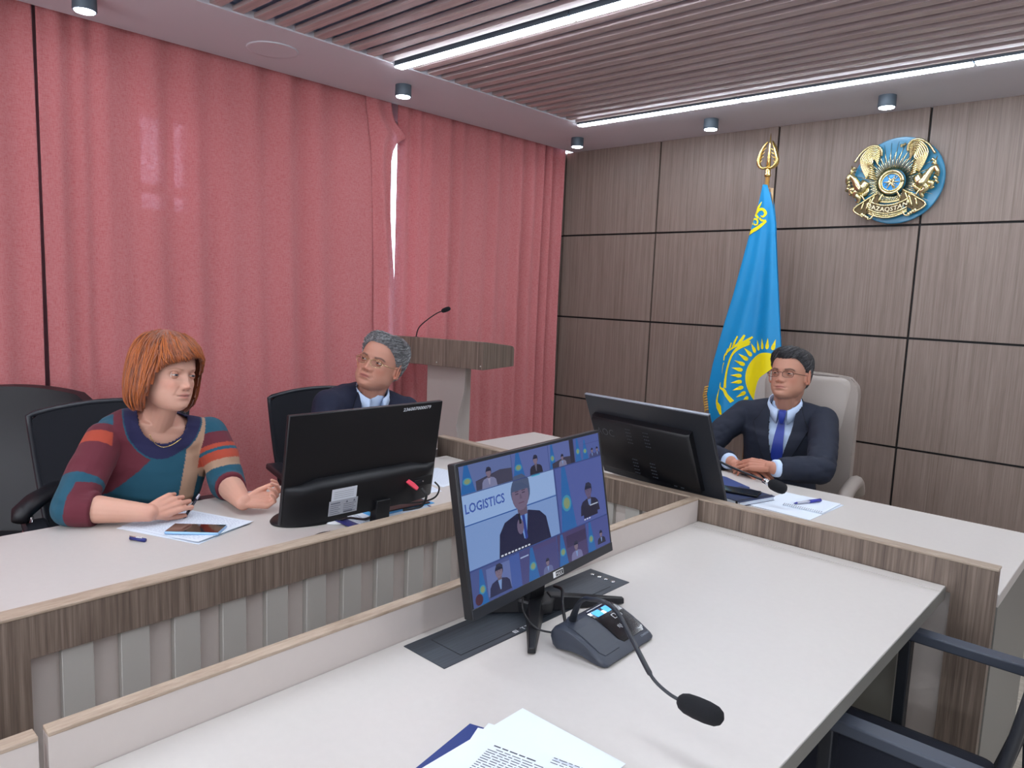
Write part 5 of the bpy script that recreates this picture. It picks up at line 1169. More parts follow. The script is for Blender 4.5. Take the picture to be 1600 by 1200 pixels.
def hand(mb, wrist, d, n_, side, L_=0.185, curl=(.3, .45, .35), spread=.06, thumb=(.9, .35), curls=None, tw=1.0):
    """d: wrist to knuckles, n_: out of the back of the hand, side: +1 when the thumb lies along cross(d, n_)"""
    k = L_ / 0.185; wrist = np.array(wrist, float); d = N(d); n_ = np.array(n_, float); n_ = N(n_ - (n_ @ d) * d); s_ = np.cross(d, n_) * side
    def rot(vec, ax, a): return vec * math.cos(a) + np.cross(ax, vec) * math.sin(a) + ax * (ax @ vec) * (1 - math.cos(a))
    ks = []
    for i, (o, ml, ph, r0) in enumerate(((.030, .090, (.042, .025, .020), .0088), (.010, .093, (.046, .029, .021), .0090), (-.010, .088, (.042, .027, .021), .0086), (-.029, .080, (.033, .020, .018), .0076))):
        a = wrist + s_ * o * .55 * k + d * .008 * k; b = wrist + s_ * o * k + d * ml * k - n_ * .002 * abs(i - 1.2) * k
        mb.tube([a - n_ * .004 * k, (a + b) / 2 - n_ * .004 * k, b], [.0130 * k, .0135 * k, .0100 * k], 10, flat=1.0); mb.sphere(b, r0 * 1.12 * k, 10)
        ax = np.cross(d, n_); dd = rot(d, n_, (-spread * (1.2 - i)) * (1 if side > 0 else -1)); p = b; c_ = (curls[i] if curls else curl); ang = 0
        pts = [b]; rr = [r0 * k]
        for j in range(3):
            ang += c_[j]; e = math.cos(ang) * dd - math.sin(ang) * n_; p = p + e * ph[j] * k; pts.append(p); rr.append(r0 * k * (1 - .11 * (j + 1)))
        for j in range(3): mb.tube([pts[j], pts[j + 1]], [rr[j], rr[j + 1]], 10); mb.sphere(pts[j + 1], rr[j + 1] * 1.0, 10)
        ks.append(pts)
    # web and heel of the palm
    mb.tube([wrist - d * .02 * k, wrist + d * .02 * k], [.0225 * k, .0235 * k], 14, flat=.80, up=n_)
    tb = wrist + s_ * .018 * k + d * .022 * k - n_ * .006 * k; td = N(math.cos(thumb[0]) * d + math.sin(thumb[0]) * s_ - n_ * thumb[1]); t1 = tb + td * .040 * k
    td2 = N(td * .9 + d * .5 * tw - n_ * .15); t2 = t1 + td2 * .032 * k; td3 = N(td2 + d * .35 * tw - n_ * .1); t3 = t2 + td3 * .026 * k
    for a, b, r0, r1 in ((tb, t1, .0145, .0125), (t1, t2, .0112, .0098), (t2, t3, .0098, .0078)): mb.tube([a, b], [r0 * k, r1 * k], 10); mb.sphere(b, r1 * k, 10)
    return ks, t3
def limb(mb, pts, rad, n=16):
    P_ = [np.array(p, float) for p in pts]
    for i in range(len(P_) - 1): mb.tube([P_[i], P_[i + 1]], [rad[i], rad[i + 1]], n)
    for p, r_ in zip(P_, rad): mb.sphere(p, r_, 16, k=10)
def torso(mb, B, secs, n=32, ex=2.4):
    """secs: (z, forward shift, half width, half depth[, sideways shift])"""
    R = []
    for s_ in secs:
        z, y0, a, b = s_[:4]; x0 = s_[4] if len(s_) > 4 else 0
        R.append([B(x0 + a * abs(math.cos(t)) ** (2 / ex) * np.sign(math.cos(t)), y0 + b * abs(math.sin(t)) ** (2 / ex) * np.sign(math.sin(t)), z) for t in np.linspace(0, 2 * math.pi, n + 1)[:-1]])
    mb.rings(R)
def wrinkle(me, amp, sc, seed=0.0, mask=None, st=(1, 1, 1)):
    v = getv(me); nrm = np.empty(len(me.vertices) * 3); me.vertices.foreach_get('normal', nrm); nrm = nrm.reshape(-1, 3)
    h = np.array([noise.noise(Vector((p[0] * sc * st[0] + seed, p[1] * sc * st[1], p[2] * sc * st[2]))) for p in v])
    h = h - 0.5 * np.abs(h)
    if mask is not None: h = h * mask
    setv(me, v + nrm * (h * amp)[:, None])
def drop_faces(me, kill):
    b = bmesh.new(); b.from_mesh(me); b.verts.ensure_lookup_table()
    dead = [f for f in b.faces if all(kill[v.index] for v in f.verts)]; bmesh.ops.delete(b, geom=dead, context='FACES'); b.to_mesh(me); b.free(); me.update()
def bvh(me):
    v = getv(me); return BVHTree.FromPolygons([Vector(p) for p in v], [list(p.vertices) for p in me.polygons])
def drape(tree, B, rows, lift, th=0.003, nu=6, sub=4):
    """rows: (z, x_left, x_right) laid on the front of the surface in tree; closed thin shell"""
    rows = np.array(rows, float); zi = np.linspace(0, len(rows) - 1, (len(rows) - 1) * sub + 1); R = []; last = 0.0
    for t in zi:
        z, xa, xb = [np.interp(t, np.arange(len(rows)), rows[:, k]) for k in range(3)]; row = []
        for i in range(nu + 1):
            x = xa + (xb - xa) * i / nu; o = B(x, .19, z); hit = tree.ray_cast(Vector(o), Vector(-B.f), 0.8)
            y = .19 - hit[3] if hit[0] is not None else last; last = y; row.append((x, y, z))
        R.append(row)
    out = [[B(x, y + lift + th, z) for x, y, z in r_] + [B(x, y + lift, z) for x, y, z in r_[::-1]] for r_ in R]
    return MB().rings(out)
def lock_tubes(mb, paths, r0, n=4, flat=.5):
    for p in paths:
        L_ = len(p); mb.tube(p, [r0 * (0.35 + 0.65 * math.sin(min(1, (i + .6) / (L_ - .2)) * math.pi) ** .6) if i < L_ - 1 else r0 * .15 for i in range(L_)], n, flat=flat)
def short_hair(F, ks, hairline, flow, count, ln, r0, thick, seed, crown=(0.012, -.045)):
    """cap that follows the skull plus many short tapered locks lying along it"""
    rnd = random.Random(seed); mb = MB(); zs_ = np.linspace(.1195, -.085, 60); V = []; n = 80
    def surf(z, t, off):
        zc = min(max(z, -.115), .1195); w_, f_, b_ = np.interp(zc, HZ, HW) * ks[0] + off, np.interp(zc, HZ, HF) * ks[1] + off, np.interp(zc, HZ, HB) * ks[1] - off
        c = f_ * .35 + b_ * .65; cx, sy = math.cos(t), math.sin(t); x = w_ * abs(cx) ** .89 * np.sign(cx); r_ = (f_ - c) if sy > 0 else (c - b_); return np.array([x, c + r_ * abs(sy) ** .89 * np.sign(sy), zc * ks[2] + off * max(0, zc / .12) ** 2])
    def edge(t): return hairline(math.degrees(math.atan2(math.cos(t), math.sin(t))))   # 0 front, + left side
    for i, z in enumerate(zs_):
        for j in range(n):
            t = 2 * math.pi * j / n; e = edge(t); th = thick(t, z) * sst(np.array([z - e]), 0.0, .022)[0] + (.0012 if z > e else -.004)
            th += (.0024 * noise.noise(Vector((math.cos(t) * 6, math.sin(t) * 6 + seed, z * 60))) + .0045 * noise.noise(Vector((math.cos(t) * 2.4, math.sin(t) * 2.4 + seed, z * 22)))) * (z > e); V.append(F(*surf(z, t, th)))
    mb.v = [tuple(v) for v in V]
    for i in range(len(zs_) - 1):
        for j in range(n):
            if zs_[i + 1] > edge(2 * math.pi * j / n) - .004: a = i * n + j; b = i * n + (j + 1) % n; mb.f.append([a, b, b + n, a + n]); mb.m.append(0)
    mb.f.append(list(range(n))); mb.m.append(0)
    paths = []
    for _ in range(count):
        t = rnd.uniform(0, 2 * math.pi); z = .118 - (rnd.random() ** 1.1) * .20
        if z < edge(t) + .002: continue
        p = [t, z]; path = []; lf = rnd.uniform(.0005, .0060)
        for s_ in range(5):
            th = thick(p[0], p[1]) * sst(np.array([p[1] - edge(p[0])]), 0.0, .02)[0]
            path.append(F(*surf(p[1], p[0], th + .0004 + lf * (.3 + .7 * s_ / 4))))
            dt, dz = flow(p[0], p[1]); w_ = max(.02, np.interp(p[1], HZ, HW)); p = [p[0] + dt * ln / 4 / w_ + rnd.uniform(-.02, .02), p[1] + dz * ln / 4]
            if p[1] < edge(p[0]) - .004: break
        if len(path) >= 3: paths.append(path)
    lock_tubes(mb, paths[len(paths) // 4:], r0); hi = MB(); lock_tubes(hi, paths[:len(paths) // 4], r0 * .7); return mb, hi
def glasses(F, ks, parent, frame_m, ez=-.001, w_=.0245, h_=.0145, rimless=False, yf=.092):
    g_ = part('glasses', MB().tube([F(-.0085, yf, ez + .004), F(0, yf + .002, ez + .0065), F(.0085, yf, ez + .004)], .0011, 6), frame_m, parent, smooth=True)
    def LP_(s_, t, k=1.0, dy=0.0):
        cx = s_ * .0335; c_, q = math.cos(t), math.sin(t); x = cx + w_ * k * abs(c_) ** .75 * np.sign(c_); z = ez - .003 + h_ * k * abs(q) ** .75 * np.sign(q)
        return F(x, yf + dy - .30 * max(0, abs(x) - .02) ** 1.35 - 0.06 * max(0, -(z - ez)), z)
    mb = MB(); mh = MB()
    for s_ in (-1, 1):
        ts = np.linspace(0, 2 * math.pi, 29)
        mb.tube([LP_(s_, t) for t in ts], .0007 if rimless else .0009, 6)
        mh.tube([LP_(s_, t) for t in ts if -0.05 <= t <= math.pi + .05], .0012, 6)
        o = F(s_ * .0595, yf - .010, ez + .002); mh.tube([LP_(s_, 0 if s_ > 0 else math.pi), o, F(s_ * .0755 * ks[0], .055, ez + .001), F(s_ * .0800 * ks[0], -.005, ez + .004), F(s_ * .079 * ks[0], -.018, ez - .004)], [.0012, .0016, .0013, .0012, .0010], 6)
        lm_ = MB(); lm_.rings([[LP_(s_, t, .98, dy) for t in ts[:-1]] for dy in (-.0004, .0004)])
        part('lens', lm_, mat('lens_glass', (10, 10, 12), 0.03, alpha=0.07, spec=0.5), g_)
        mb.tube([F(s_ * .010, yf - .001, ez - .006), F(s_ * .0075, yf - .006, ez - .010)], .0008, 5)
    part('rim', mb, frame_m, g_, smooth=True); part('temple', mh, frame_m, g_, smooth=True); return g_
def finish_body(name, mb, F, ks, P, base, iris, root, vox, gaze, open_=1.0, extra=None):
    me = remesh(mb, vox, 3, .5); v = getv(me)
    v, *_ = face_shape(v, F, ks, P); setv(me, v)
    C_ = skin_cols(v, F, ks, P, base)
    for i_, hc in enumerate(P.get('hands', [])): d_ = np.linalg.norm(v - np.array(hc), axis=1); C_ = mix(C_, base * np.array([1.0, .78, .72]), .35 * (1 - sst(d_, .07, .14)))
    eV, eF, eC = add_eyes(None, F, ks, iris, gaze, open_)
    lid = base * np.array([.92, .78, .74]); ec = np.array([lid if (isinstance(c, str) and c == 'lid') else (base * .12 if isinstance(c, str) else c) for c in eC])
    nv = len(v); allv = np.concatenate([v, np.array(eV)]); faces = [list(p.vertices) for p in me.polygons] + [[i + nv for i in f] for f in eF]
    m2 = bpy.data.meshes.new('body'); m2.from_pydata(allv.tolist(), [], faces); paint(m2, np.concatenate([C_, ec])); m2.materials.append(mat('skin_' + name, (200, 150, 130), 0.52, vcol=True, sss=0.12, spec=0.35, bump=0.08, bscale=500))
    m2.polygons.foreach_set('use_smooth', [True] * len(m2.polygons)); o = part('body', m2, None, root); return o
def cloth_part(name, me, m, root, th=0.0, keep=False):
    me.materials.append(m); me.polygons.foreach_set('use_smooth', [True] * len(me.polygons)); return part(name, me, None, root, solid=th)
def collar(F2, rad, zt, h, pts, th=.003, lo=.012, gap=20, point=.035):
    """folded shirt collar round the neck; F2 neck frame; gap = half opening in front in degrees"""
    R = []
    for t in np.linspace(gap, 360 - gap, 49):
        a = math.radians(t); fr = max(0, math.cos(a)); dx, dy = math.sin(a), math.cos(a); zt_ = zt - .020 * fr ** 2; hh = h + point * fr ** 6 * .6; ro = rad + lo + .006 * fr
        R.append([F2(dx * rad, dy * rad * pts, zt_), F2(dx * (rad + th), dy * (rad + th) * pts, zt_ + .002), F2(dx * ro, dy * ro * pts + .016 * fr ** 6, zt_ - hh), F2(dx * (ro - th), dy * (ro - th) * pts + .012 * fr ** 6, zt_ - hh - .001), F2(dx * (rad - .001), dy * (rad - .001) * pts, zt_ - hh * .9)])
    return MB().rings(R)
def legs_and_shoes(root, B, hipz, seat, knee, foot, rt, m_tr, name='trousers'):
    mb = MB(); torso(mb, B, [(-.10, 0.02, .15, .10), (-.04, 0, .175, .125), (.06, 0, .17, .12), (.14, .005, .155, .11)])
    for s_ in (-1, 1):
        h_ = B(s_ * .095, .02, -.03); limb(mb, [h_, knee[0 if s_ < 0 else 1], foot[0 if s_ < 0 else 1]], [.085, .062, .045])
    me = remesh(mb, .010, 2); cloth_part(name, me, m_tr, root)
    for k, f in enumerate(foot):
        f = np.array(f); s2 = MB(); fw = B.f * np.array([1, 1, 0]); fw = N(fw)
        sc = [(-.07, .030, .055), (-.05, .038, .07), (0.0, .040, .075), (.06, .042, .055), (.12, .044, .042), (.17, .034, .034), (.19, .015, .022)]; l_ = np.array([-fw[1], fw[0], 0])
        s2.rings([[np.array([f[0], f[1], 0.003]) + fw * a + l_ * w_ * math.cos(t) + np.array([0, 0, h_ * .5 * (1 + math.sin(t))]) for t in np.linspace(0, 6.283, 13)[:-1]] for a, w_, h_ in sc]); part('shoe', s2, LEATHB, root, smooth=True)
CR, CU, CB = np.array([0.734, 0.678, 0.039]), np.array([-0.112, 0.063, 0.992]), np.array([0.670, -0.732, 0.122])   # picture right, up and back as world directions, used once to read the poses off the photo
def head_frame(o, yaw, pitch, roll):
    """yaw towards picture right, pitch up, roll clockwise (degrees) seen from the photo's viewpoint"""
    y, p, r_ = map(math.radians, (yaw, pitch, roll)); f = math.cos(p) * (math.cos(y) * CB + math.sin(y) * CR) + math.sin(p) * CU
    u = math.cos(r_) * CU + math.sin(r_) * CR; return Frame(o, f, u)
SUIT = mat('navy_suit', (20, 26, 50), 0.85, bump=0.35, bscale=900, sheen=0.0, var=0.1, vscale=30)
SUIT2 = mat('dark_navy_suit', (24, 31, 48), 0.8, bump=0.3, bscale=900, sheen=0.0, var=0.08, vscale=30)
SHIRT = mat('pale_blue_shirt', (196, 216, 244), 0.7, bump=0.15, bscale=700)
TIE = mat('blue_tie', (24, 52, 152), 0.42, bump=0.25, bscale=1200, sheen=0.3)
TROUS = mat('dark_trousers', (26, 28, 38), 0.85)

# ---------------------------------------------------------------- the man at the head desk
def seated_suit(name, label, base_xy, seat_z, fdeg, neck, sh, elbows, wrists, HFm, ks, P, skin, iris, gaze, hands_spec, suit, hair_m, hair_m2, hair_fn, glass_m, tie, knees, feet, open_=.8, vlow=.26, ntop=.07, belly=0.0):
    root = thing('person', label, 'person', (base_xy[0], base_xy[1], 0), 'people seated at the desks')
    fd = math.radians(fdeg); f0 = np.array([math.cos(fd), math.sin(fd), 0]); pel = np.array([base_xy[0], base_xy[1], seat_z]); neck = np.array(neck, float)
    B = Spine(pel, f0, neck - pel); Lt = float((neck - pel) @ B.u)         # torso frame: z along the spine
    shl = [B.inv(np.array(s_)) for s_ in sh]; sw = (abs(shl[0][0]) + abs(shl[1][0])) / 2; zs_ = (shl[0][2] + shl[1][2]) / 2
    def secs(g_):
        return [(-.08, .0, .165 + g_, .115 + g_), (.04, .0, .165 + g_, .12 + g_ + belly), (.16, .01, .155 + g_, .115 + g_ + belly), (.28, .01, .165 + g_, .118 + g_ + belly * .5), (.33, .0, .175 + g_, .115 + g_), (zs_ - .06, -.008, sw - .005 + g_, .104 + g_), (zs_ - .02, -.012, sw - .01 + g_, .092 + g_), (zs_ + .015, -.016, sw * .86 + g_, .078 + g_), (zs_ + .036, -.018, sw * .62 + g_ * .8, .068 + g_ * .6), (Lt - .012, -.020, .070 + g_ * .5, .060 + g_ * .5)]
    # body: head, neck, trunk, arms and hands as one surface
    mb = MB(); add_head(mb, HFm, ks); hb = HFm(0, -.028, -.060); limb(mb, [neck - B.u * .05, (neck * .5 + hb * .5), hb], [.060, .058, .060], 20)
    mb.tube([HFm(0, .015, -.075), neck + B.f * .014 - B.u * .045], [.043, .043], 16)
    torso(mb, B, secs(-.030))
    for k in range(2): s0 = np.array(sh[k]); s0 = s0 + (B(0, -.012, zs_ - .07) - s0) * .2; limb(mb, [s0, elbows[k], wrists[k]], [.034, .036, .026])
    for hs in hands_spec: hand(mb, **hs)
    P['hands'] = [h_['wrist'] + N(h_['d']) * .1 for h_ in hands_spec]
    finish_body(name, mb, HFm, ks, P, skin, iris, root, .0026, gaze, open_)
    # shirt
    mb = MB(); torso(mb, B, secs(-.016)); limb(mb, [neck - B.u * .08, neck - B.u * .02 + B.f * .01], [.066, .060], 20)
    for s_ in (0, 1): limb(mb, [B((1 if s_ else -1) * .07, -.01, zs_ - .03), np.array(sh[s_]) - B.u * .02], [.075, .050], 14)
    for k in range(2): w_ = np.array(wrists[k]); d_ = N(w_ - np.array(elbows[k])); part('cuff', MB().tube([w_ - d_ * .06, w_ - d_ * .004, w_ + d_ * .004], [.0365, .0355, .033], 20), SHIRT, root, smooth=True)
    me = remesh(mb, .006, 3); shirt_tree = bvh(me); cloth_part('shirt', me, SHIRT, root)
    NF = Frame(neck + f0 * .016 - B.u * .022, f0 - np.array([0, 0, .45]), np.array([0, 0, 1.0]) + f0 * .45)
    cm = collar(NF, .0665, .040, .034, .98, gap=16 if tie else 24, point=.055 if tie else .045); part('collar', cm, SHIRT, root, smooth=True)
    # jacket with an open V front
    mb = MB(); torso(mb, B, secs(.004))
    for k in range(2):
        e = np.array(elbows[k]); w_ = np.array(wrists[k]); s_ = np.array(sh[k]); d_ = N(w_ - e)
        inw = B((-1 if k == 0 else 1) * .075, -.012, zs_ - .035); s2_ = s_ + (inw - s_) * .10 - B.u * .008
        limb(mb, [inw, s2_], [.094, .062], 18); limb(mb, [B((-1 if k == 0 else 1) * .04, -.02, zs_ + .012), s2_ + B.u * .008], [.062, .048], 18)
        limb(mb, [s2_, s_ * .5 + e * .5 + B.u * .0, e], [.063, .060, .055], 18); mb.sphere(e, .057, 16); mb.tube([e, e * .5 + w_ * .5, w_ - d_ * .018], [.057, .052, .043], 18)
    jk = remesh(mb, .006, 5, .6); v = getv(jk); q = B.inv(v)
    arm_m = np.clip(1 - np.min([np.linalg.norm(v - np.array(e), axis=1) for e in elbows], axis=0) / .22, 0, 1)
    wrinkle(jk, .010, 14, 3.1, .25 + .9 * arm_m, (1, 1, 1.6)); wrinkle(jk, .006, 30, 8.7, .2 + arm_m, (1, 1, 1.4))
    tree = bvh(jk); v = getv(jk); q = B.inv(v)
    vz = zs_ + .03; halfw = lambda z: np.interp(z, [vlow, vlow + .07, vlow + .15, zs_ - .04, zs_ + .03, Lt + .05], [.0, .028, .045, .055, .060, .060])
    kill = (q[:, 1] > -.005) & (q[:, 2] > vlow) & (np.abs(q[:, 0]) < halfw(q[:, 2]))
    kill |= (np.linalg.norm(v - (NF.o + ((v - NF.o) @ NF.u)[:, None] * NF.u), axis=1) < .072) & (((v - NF.o) @ NF.u) > -.035)
    drop_faces(jk, kill); cloth_part('jacket', jk, suit, root, .004)
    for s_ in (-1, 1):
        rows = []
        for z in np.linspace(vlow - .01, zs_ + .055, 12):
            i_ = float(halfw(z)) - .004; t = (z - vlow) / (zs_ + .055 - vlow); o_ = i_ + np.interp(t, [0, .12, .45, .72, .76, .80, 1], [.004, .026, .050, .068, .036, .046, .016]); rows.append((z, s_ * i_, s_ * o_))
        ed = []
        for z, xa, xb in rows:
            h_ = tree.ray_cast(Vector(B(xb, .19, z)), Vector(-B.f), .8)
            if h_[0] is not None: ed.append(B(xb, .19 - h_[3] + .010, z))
        part('lapel_shadow_line', MB().tube(smooth_path(ed, 3), .0016, 6), mat('lapel_shadow_black', (7, 8, 14), 0.9), root, smooth=True)  # dark line laid along the lapel edge in place of its shadow
        part('lapel', drape(tree, B, rows, .004, .009, 6, 3), suit, root, auto=35)
    cr = []
    for t in np.linspace(62, 298, 31):
        a = math.radians(t); back = max(0, -math.cos(a)); dx, dy = math.sin(a), math.cos(a); zc = .012 + .020 * back
        cr.append([NF(dx * .074, dy * .074, zc + .004), NF(dx * .079, dy * .079, zc + .005), NF(dx * (.100 - .006 * back), dy * (.098), zc - .040), NF(dx * .094, dy * .092, zc - .042)])
    part('jacket_collar', MB().rings(cr), suit, root, smooth=True)
    stree = shirt_tree
    if tie:
        zk = float(B.inv(NF(0, .07, -.03))[2]); rows = [(zk - .0, -.013, .013), (zk - .05, -.019, .019), (zk - .16, -.027, .027), (zk - .26, -.036, .036), (zk - .34, -.041, .041), (zk - .40, -.043, .043)]
        part('tie', drape(stree, B, rows, .010, .005, 6, 4), TIE, root, auto=40)
        kn = NF(0, .088, -.003); 
        kb = MB().rings([[NF(a * w_, y_ + b * .010, z) for a, b in ((-1, -1), (-.8, 1), (.8, 1), (1, -1))] for z, w_, y_ in ((.020, .016, .066), (.012, .0185, .074), (-.014, .015, .086), (-.034, .011, .086))]); part('tie_knot', kb, TIE, root, bevel=.004, seg=3)
    else:
        rows = [(zs_ + .0, -.005, .005), (zs_ - .10, -.006, .006), (zs_ - .22, -.006, .006)]; pl = drape(stree, B, rows, .005, .002, 2, 4); part('placket', pl, SHIRT, root)
        for k in range(3):
            z = zs_ - .05 - .08 * k; h_ = stree.ray_cast(Vector(B(0, .19, z)), Vector(-B.f), .8); 
            if h_[0] is not None: part('button', MB().sphere(B(0, .19 - h_[3] + .008, z), .0045, 8), WHITEP, root)
    hm, hh = hair_fn(HFm, ks); part('hair', hm, hair_m, root, smooth=True); part('hair_strands', hh, hair_m2, root, smooth=True)['kind'] = 'stuff'
    glasses(HFm, ks, root, glass_m)
    legs_and_shoes(root, Frame(pel, f0, (0, 0, 1)), 0, seat_z, knees, feet, 0, TROUS)
    return root
HAIRD = mat('dark_hair', (52, 52, 55), 0.42, var=0.9, vscale=110, bump=0.4, bscale=500)
HAIRG = mat('grey_hair', (112, 112, 114), 0.5, var=0.8, vscale=120, bump=0.4, bscale=500)
def hl_dark(deg):
    a = abs(deg); return np.interp(a, [0, 25, 40, 55, 68, 80, 92, 104, 120, 180], [.070, .076, .072, .060, .040, .010, .000, -.016, -.060, -.075])
def hair_dark(F, ks):
    def thick(t, z): s_ = math.sin(t); return (.004 + .011 * max(0, min(1, (z - .02) / .07))) * (1.0 + .35 * max(0, s_))
    def flow(t, z): # swept from the crown forward and to the picture left side
        return (.55 if math.sin(t) > 0 else .15, -.45 - .5 * (math.sin(t) < .3))
    return short_hair(F, ks, hl_dark, flow, 2600, .045, .0022, thick, 5)
def hl_grey(deg):
    a = abs(deg); return np.interp(a, [0, 20, 35, 50, 65, 80, 92, 104, 120, 180], [.082, .084, .078, .062, .040, .008, .000, -.016, -.055, -.072])
def hair_grey(F, ks):
    def thick(t, z): return .005 + .011 * max(0, min(1, (z - .0) / .08)) + .004 * abs(math.cos(t))
    def flow(t, z): return (.5 * math.cos(t * 1) + .2, -.7 if math.sin(t) < .2 else -.15)
    return short_hair(F, ks, hl_grey, flow, 3000, .032, .0023, thick, 9)
SK1 = L3(190, 140, 118); SK2 = L3(190, 138, 118); SK3 = L3(208, 160, 140)
ks1 = (1.0, 1.0, .93)
HF1 = head_frame((-1.298, 3.262, 1.146), -43, 6, 5)
nk1 = (-1.315, 3.30, 1.020)
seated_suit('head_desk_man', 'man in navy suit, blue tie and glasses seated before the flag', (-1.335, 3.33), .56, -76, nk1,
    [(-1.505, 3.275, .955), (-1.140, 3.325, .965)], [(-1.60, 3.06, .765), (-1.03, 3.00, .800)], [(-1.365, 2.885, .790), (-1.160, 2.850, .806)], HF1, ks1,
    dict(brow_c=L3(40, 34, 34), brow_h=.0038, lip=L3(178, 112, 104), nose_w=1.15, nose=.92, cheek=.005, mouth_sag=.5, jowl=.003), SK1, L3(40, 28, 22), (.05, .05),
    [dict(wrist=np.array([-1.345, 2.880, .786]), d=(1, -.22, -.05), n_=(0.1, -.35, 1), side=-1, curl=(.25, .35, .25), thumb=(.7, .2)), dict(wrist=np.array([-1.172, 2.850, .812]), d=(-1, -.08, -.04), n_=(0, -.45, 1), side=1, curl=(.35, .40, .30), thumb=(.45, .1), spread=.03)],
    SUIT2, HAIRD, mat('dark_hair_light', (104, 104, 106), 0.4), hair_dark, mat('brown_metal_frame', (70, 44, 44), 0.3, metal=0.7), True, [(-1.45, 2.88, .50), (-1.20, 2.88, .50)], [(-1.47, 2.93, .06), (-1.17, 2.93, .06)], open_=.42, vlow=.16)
# ---------------------------------------------------------------- the older man behind the left monitor
ks2 = (1.06, 1.0, .97)
HF2 = head_frame((-2.455, 1.853, 1.150), -14, 8, 19)
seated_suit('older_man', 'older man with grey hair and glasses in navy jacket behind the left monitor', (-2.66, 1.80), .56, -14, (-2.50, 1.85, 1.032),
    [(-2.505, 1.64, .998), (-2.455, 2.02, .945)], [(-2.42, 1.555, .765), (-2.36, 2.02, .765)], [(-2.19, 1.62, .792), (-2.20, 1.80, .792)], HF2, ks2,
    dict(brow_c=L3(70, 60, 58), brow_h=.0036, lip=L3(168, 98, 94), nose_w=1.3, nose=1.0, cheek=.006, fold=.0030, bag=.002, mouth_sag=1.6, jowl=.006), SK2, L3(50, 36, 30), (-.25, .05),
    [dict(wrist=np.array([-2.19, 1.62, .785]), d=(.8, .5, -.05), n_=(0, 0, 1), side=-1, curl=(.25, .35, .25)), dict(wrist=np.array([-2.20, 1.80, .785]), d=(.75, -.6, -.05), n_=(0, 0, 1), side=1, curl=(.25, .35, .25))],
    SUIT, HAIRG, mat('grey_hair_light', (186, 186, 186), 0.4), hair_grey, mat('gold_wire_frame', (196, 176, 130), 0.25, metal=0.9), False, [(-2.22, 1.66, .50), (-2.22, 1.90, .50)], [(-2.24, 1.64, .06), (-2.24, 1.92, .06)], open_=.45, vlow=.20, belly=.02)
# ---------------------------------------------------------------- the woman
root = thing('person', 'woman with red bob hair in patchwork sweater, writing at the left desk', 'person', (-2.60, .90, 0), 'people seated at the desks')
ks3 = (.97, .98, .94); HF3 = head_frame((-2.325, .945, 1.172), 64, -6, 5)
nk = np.array([-2.405, .955, 1.015]); pel = np.array([-2.62, .905, .57]); f0 = np.array([math.cos(math.radians(-13)), math.sin(math.radians(-13)), 0]); B = Spine(pel, f0, nk - pel); Lt = float((nk - pel) @ B.u)
SHR, SHL = np.array([-2.445, .792, .965]), np.array([-2.375, 1.112, .962]); ELR, ELL = np.array([-2.300, .660, .800]), np.array([-2.290, 1.115, .800]); WR, WL = np.array([-2.150, .812, .790]), np.array([-2.095, 1.072, .786])
zs_ = float((B.inv(SHR)[2] + B.inv(SHL)[2]) / 2)
def wsec(g_): return [(-.08, .0, .185 + g_, .125 + g_), (.04, .0, .18 + g_, .135 + g_), (.14, .01, .165 + g_, .13 + g_), (.22, .02, .165 + g_, .135 + g_), (.30, .028, .168 + g_, .135 + g_), (zs_ - .07, .01, .17 + g_, .110 + g_), (zs_ - .01, -.008, .165 + g_, .080 + g_), (zs_ + .025, -.010, .130 + g_, .066 + g_), (zs_ + .045, -.008, .09 + g_ * .8, .060 + g_ * .6), (Lt + .0, -.004, .058 + g_ * .4, .054 + g_ * .4)]
mb = MB(); add_head(mb, HF3, ks3); hb = HF3(0, -.025, -.058); limb(mb, [nk - B.u * .08 - B.f * .02, nk * .5 + hb * .5 - B.f * .004, hb], [.050, .045, .047], 20); mb.tube([HF3(0, .018, -.072), nk - B.u * .05], [.034, .038], 16); torso(mb, B, wsec(-.009))
for a, b, c in ((SHR, ELR, WR), (SHL, ELL, WL)): limb(mb, [a + (B(0, 0, zs_ - .07) - a) * .2, b, b * .65 + c * .35, c], [.032, .040, .040, .0255])
hr_, th_ = hand(mb, WR, (.08, .93, .26), (.80, -.15, .48), 1, L_=.168, curls=[(.5, 1.0, .45), (.65, 1.1, .5), (.8, 1.1, .5), (.95, 1.1, .5)], thumb=(.45, .6))
hl_, tl2 = hand(mb, WL, (.40, .91, -.03), (-.42, .22, -.85), 1, L_=.165, curls=[(.9, 1.0, .6), (.95, 1.05, .6), (1.0, 1.05, .6), (.85, .9, .6)], thumb=(.55, .25), spread=.08)
finish_body('woman', mb, HF3, ks3, dict(brow_c=L3(150, 104, 82), brow_h=.0026, brow_k=.7, lip=L3(190, 120, 112), nose_w=.95, nose=.95, cheek=.006, fold=.002, bag=.001, jowl=.003, hands=[WR + B.l * .1, WL + B.l * .08]), SK3, L3(70, 86, 100), root, .0026, (.02, -.18), .52)
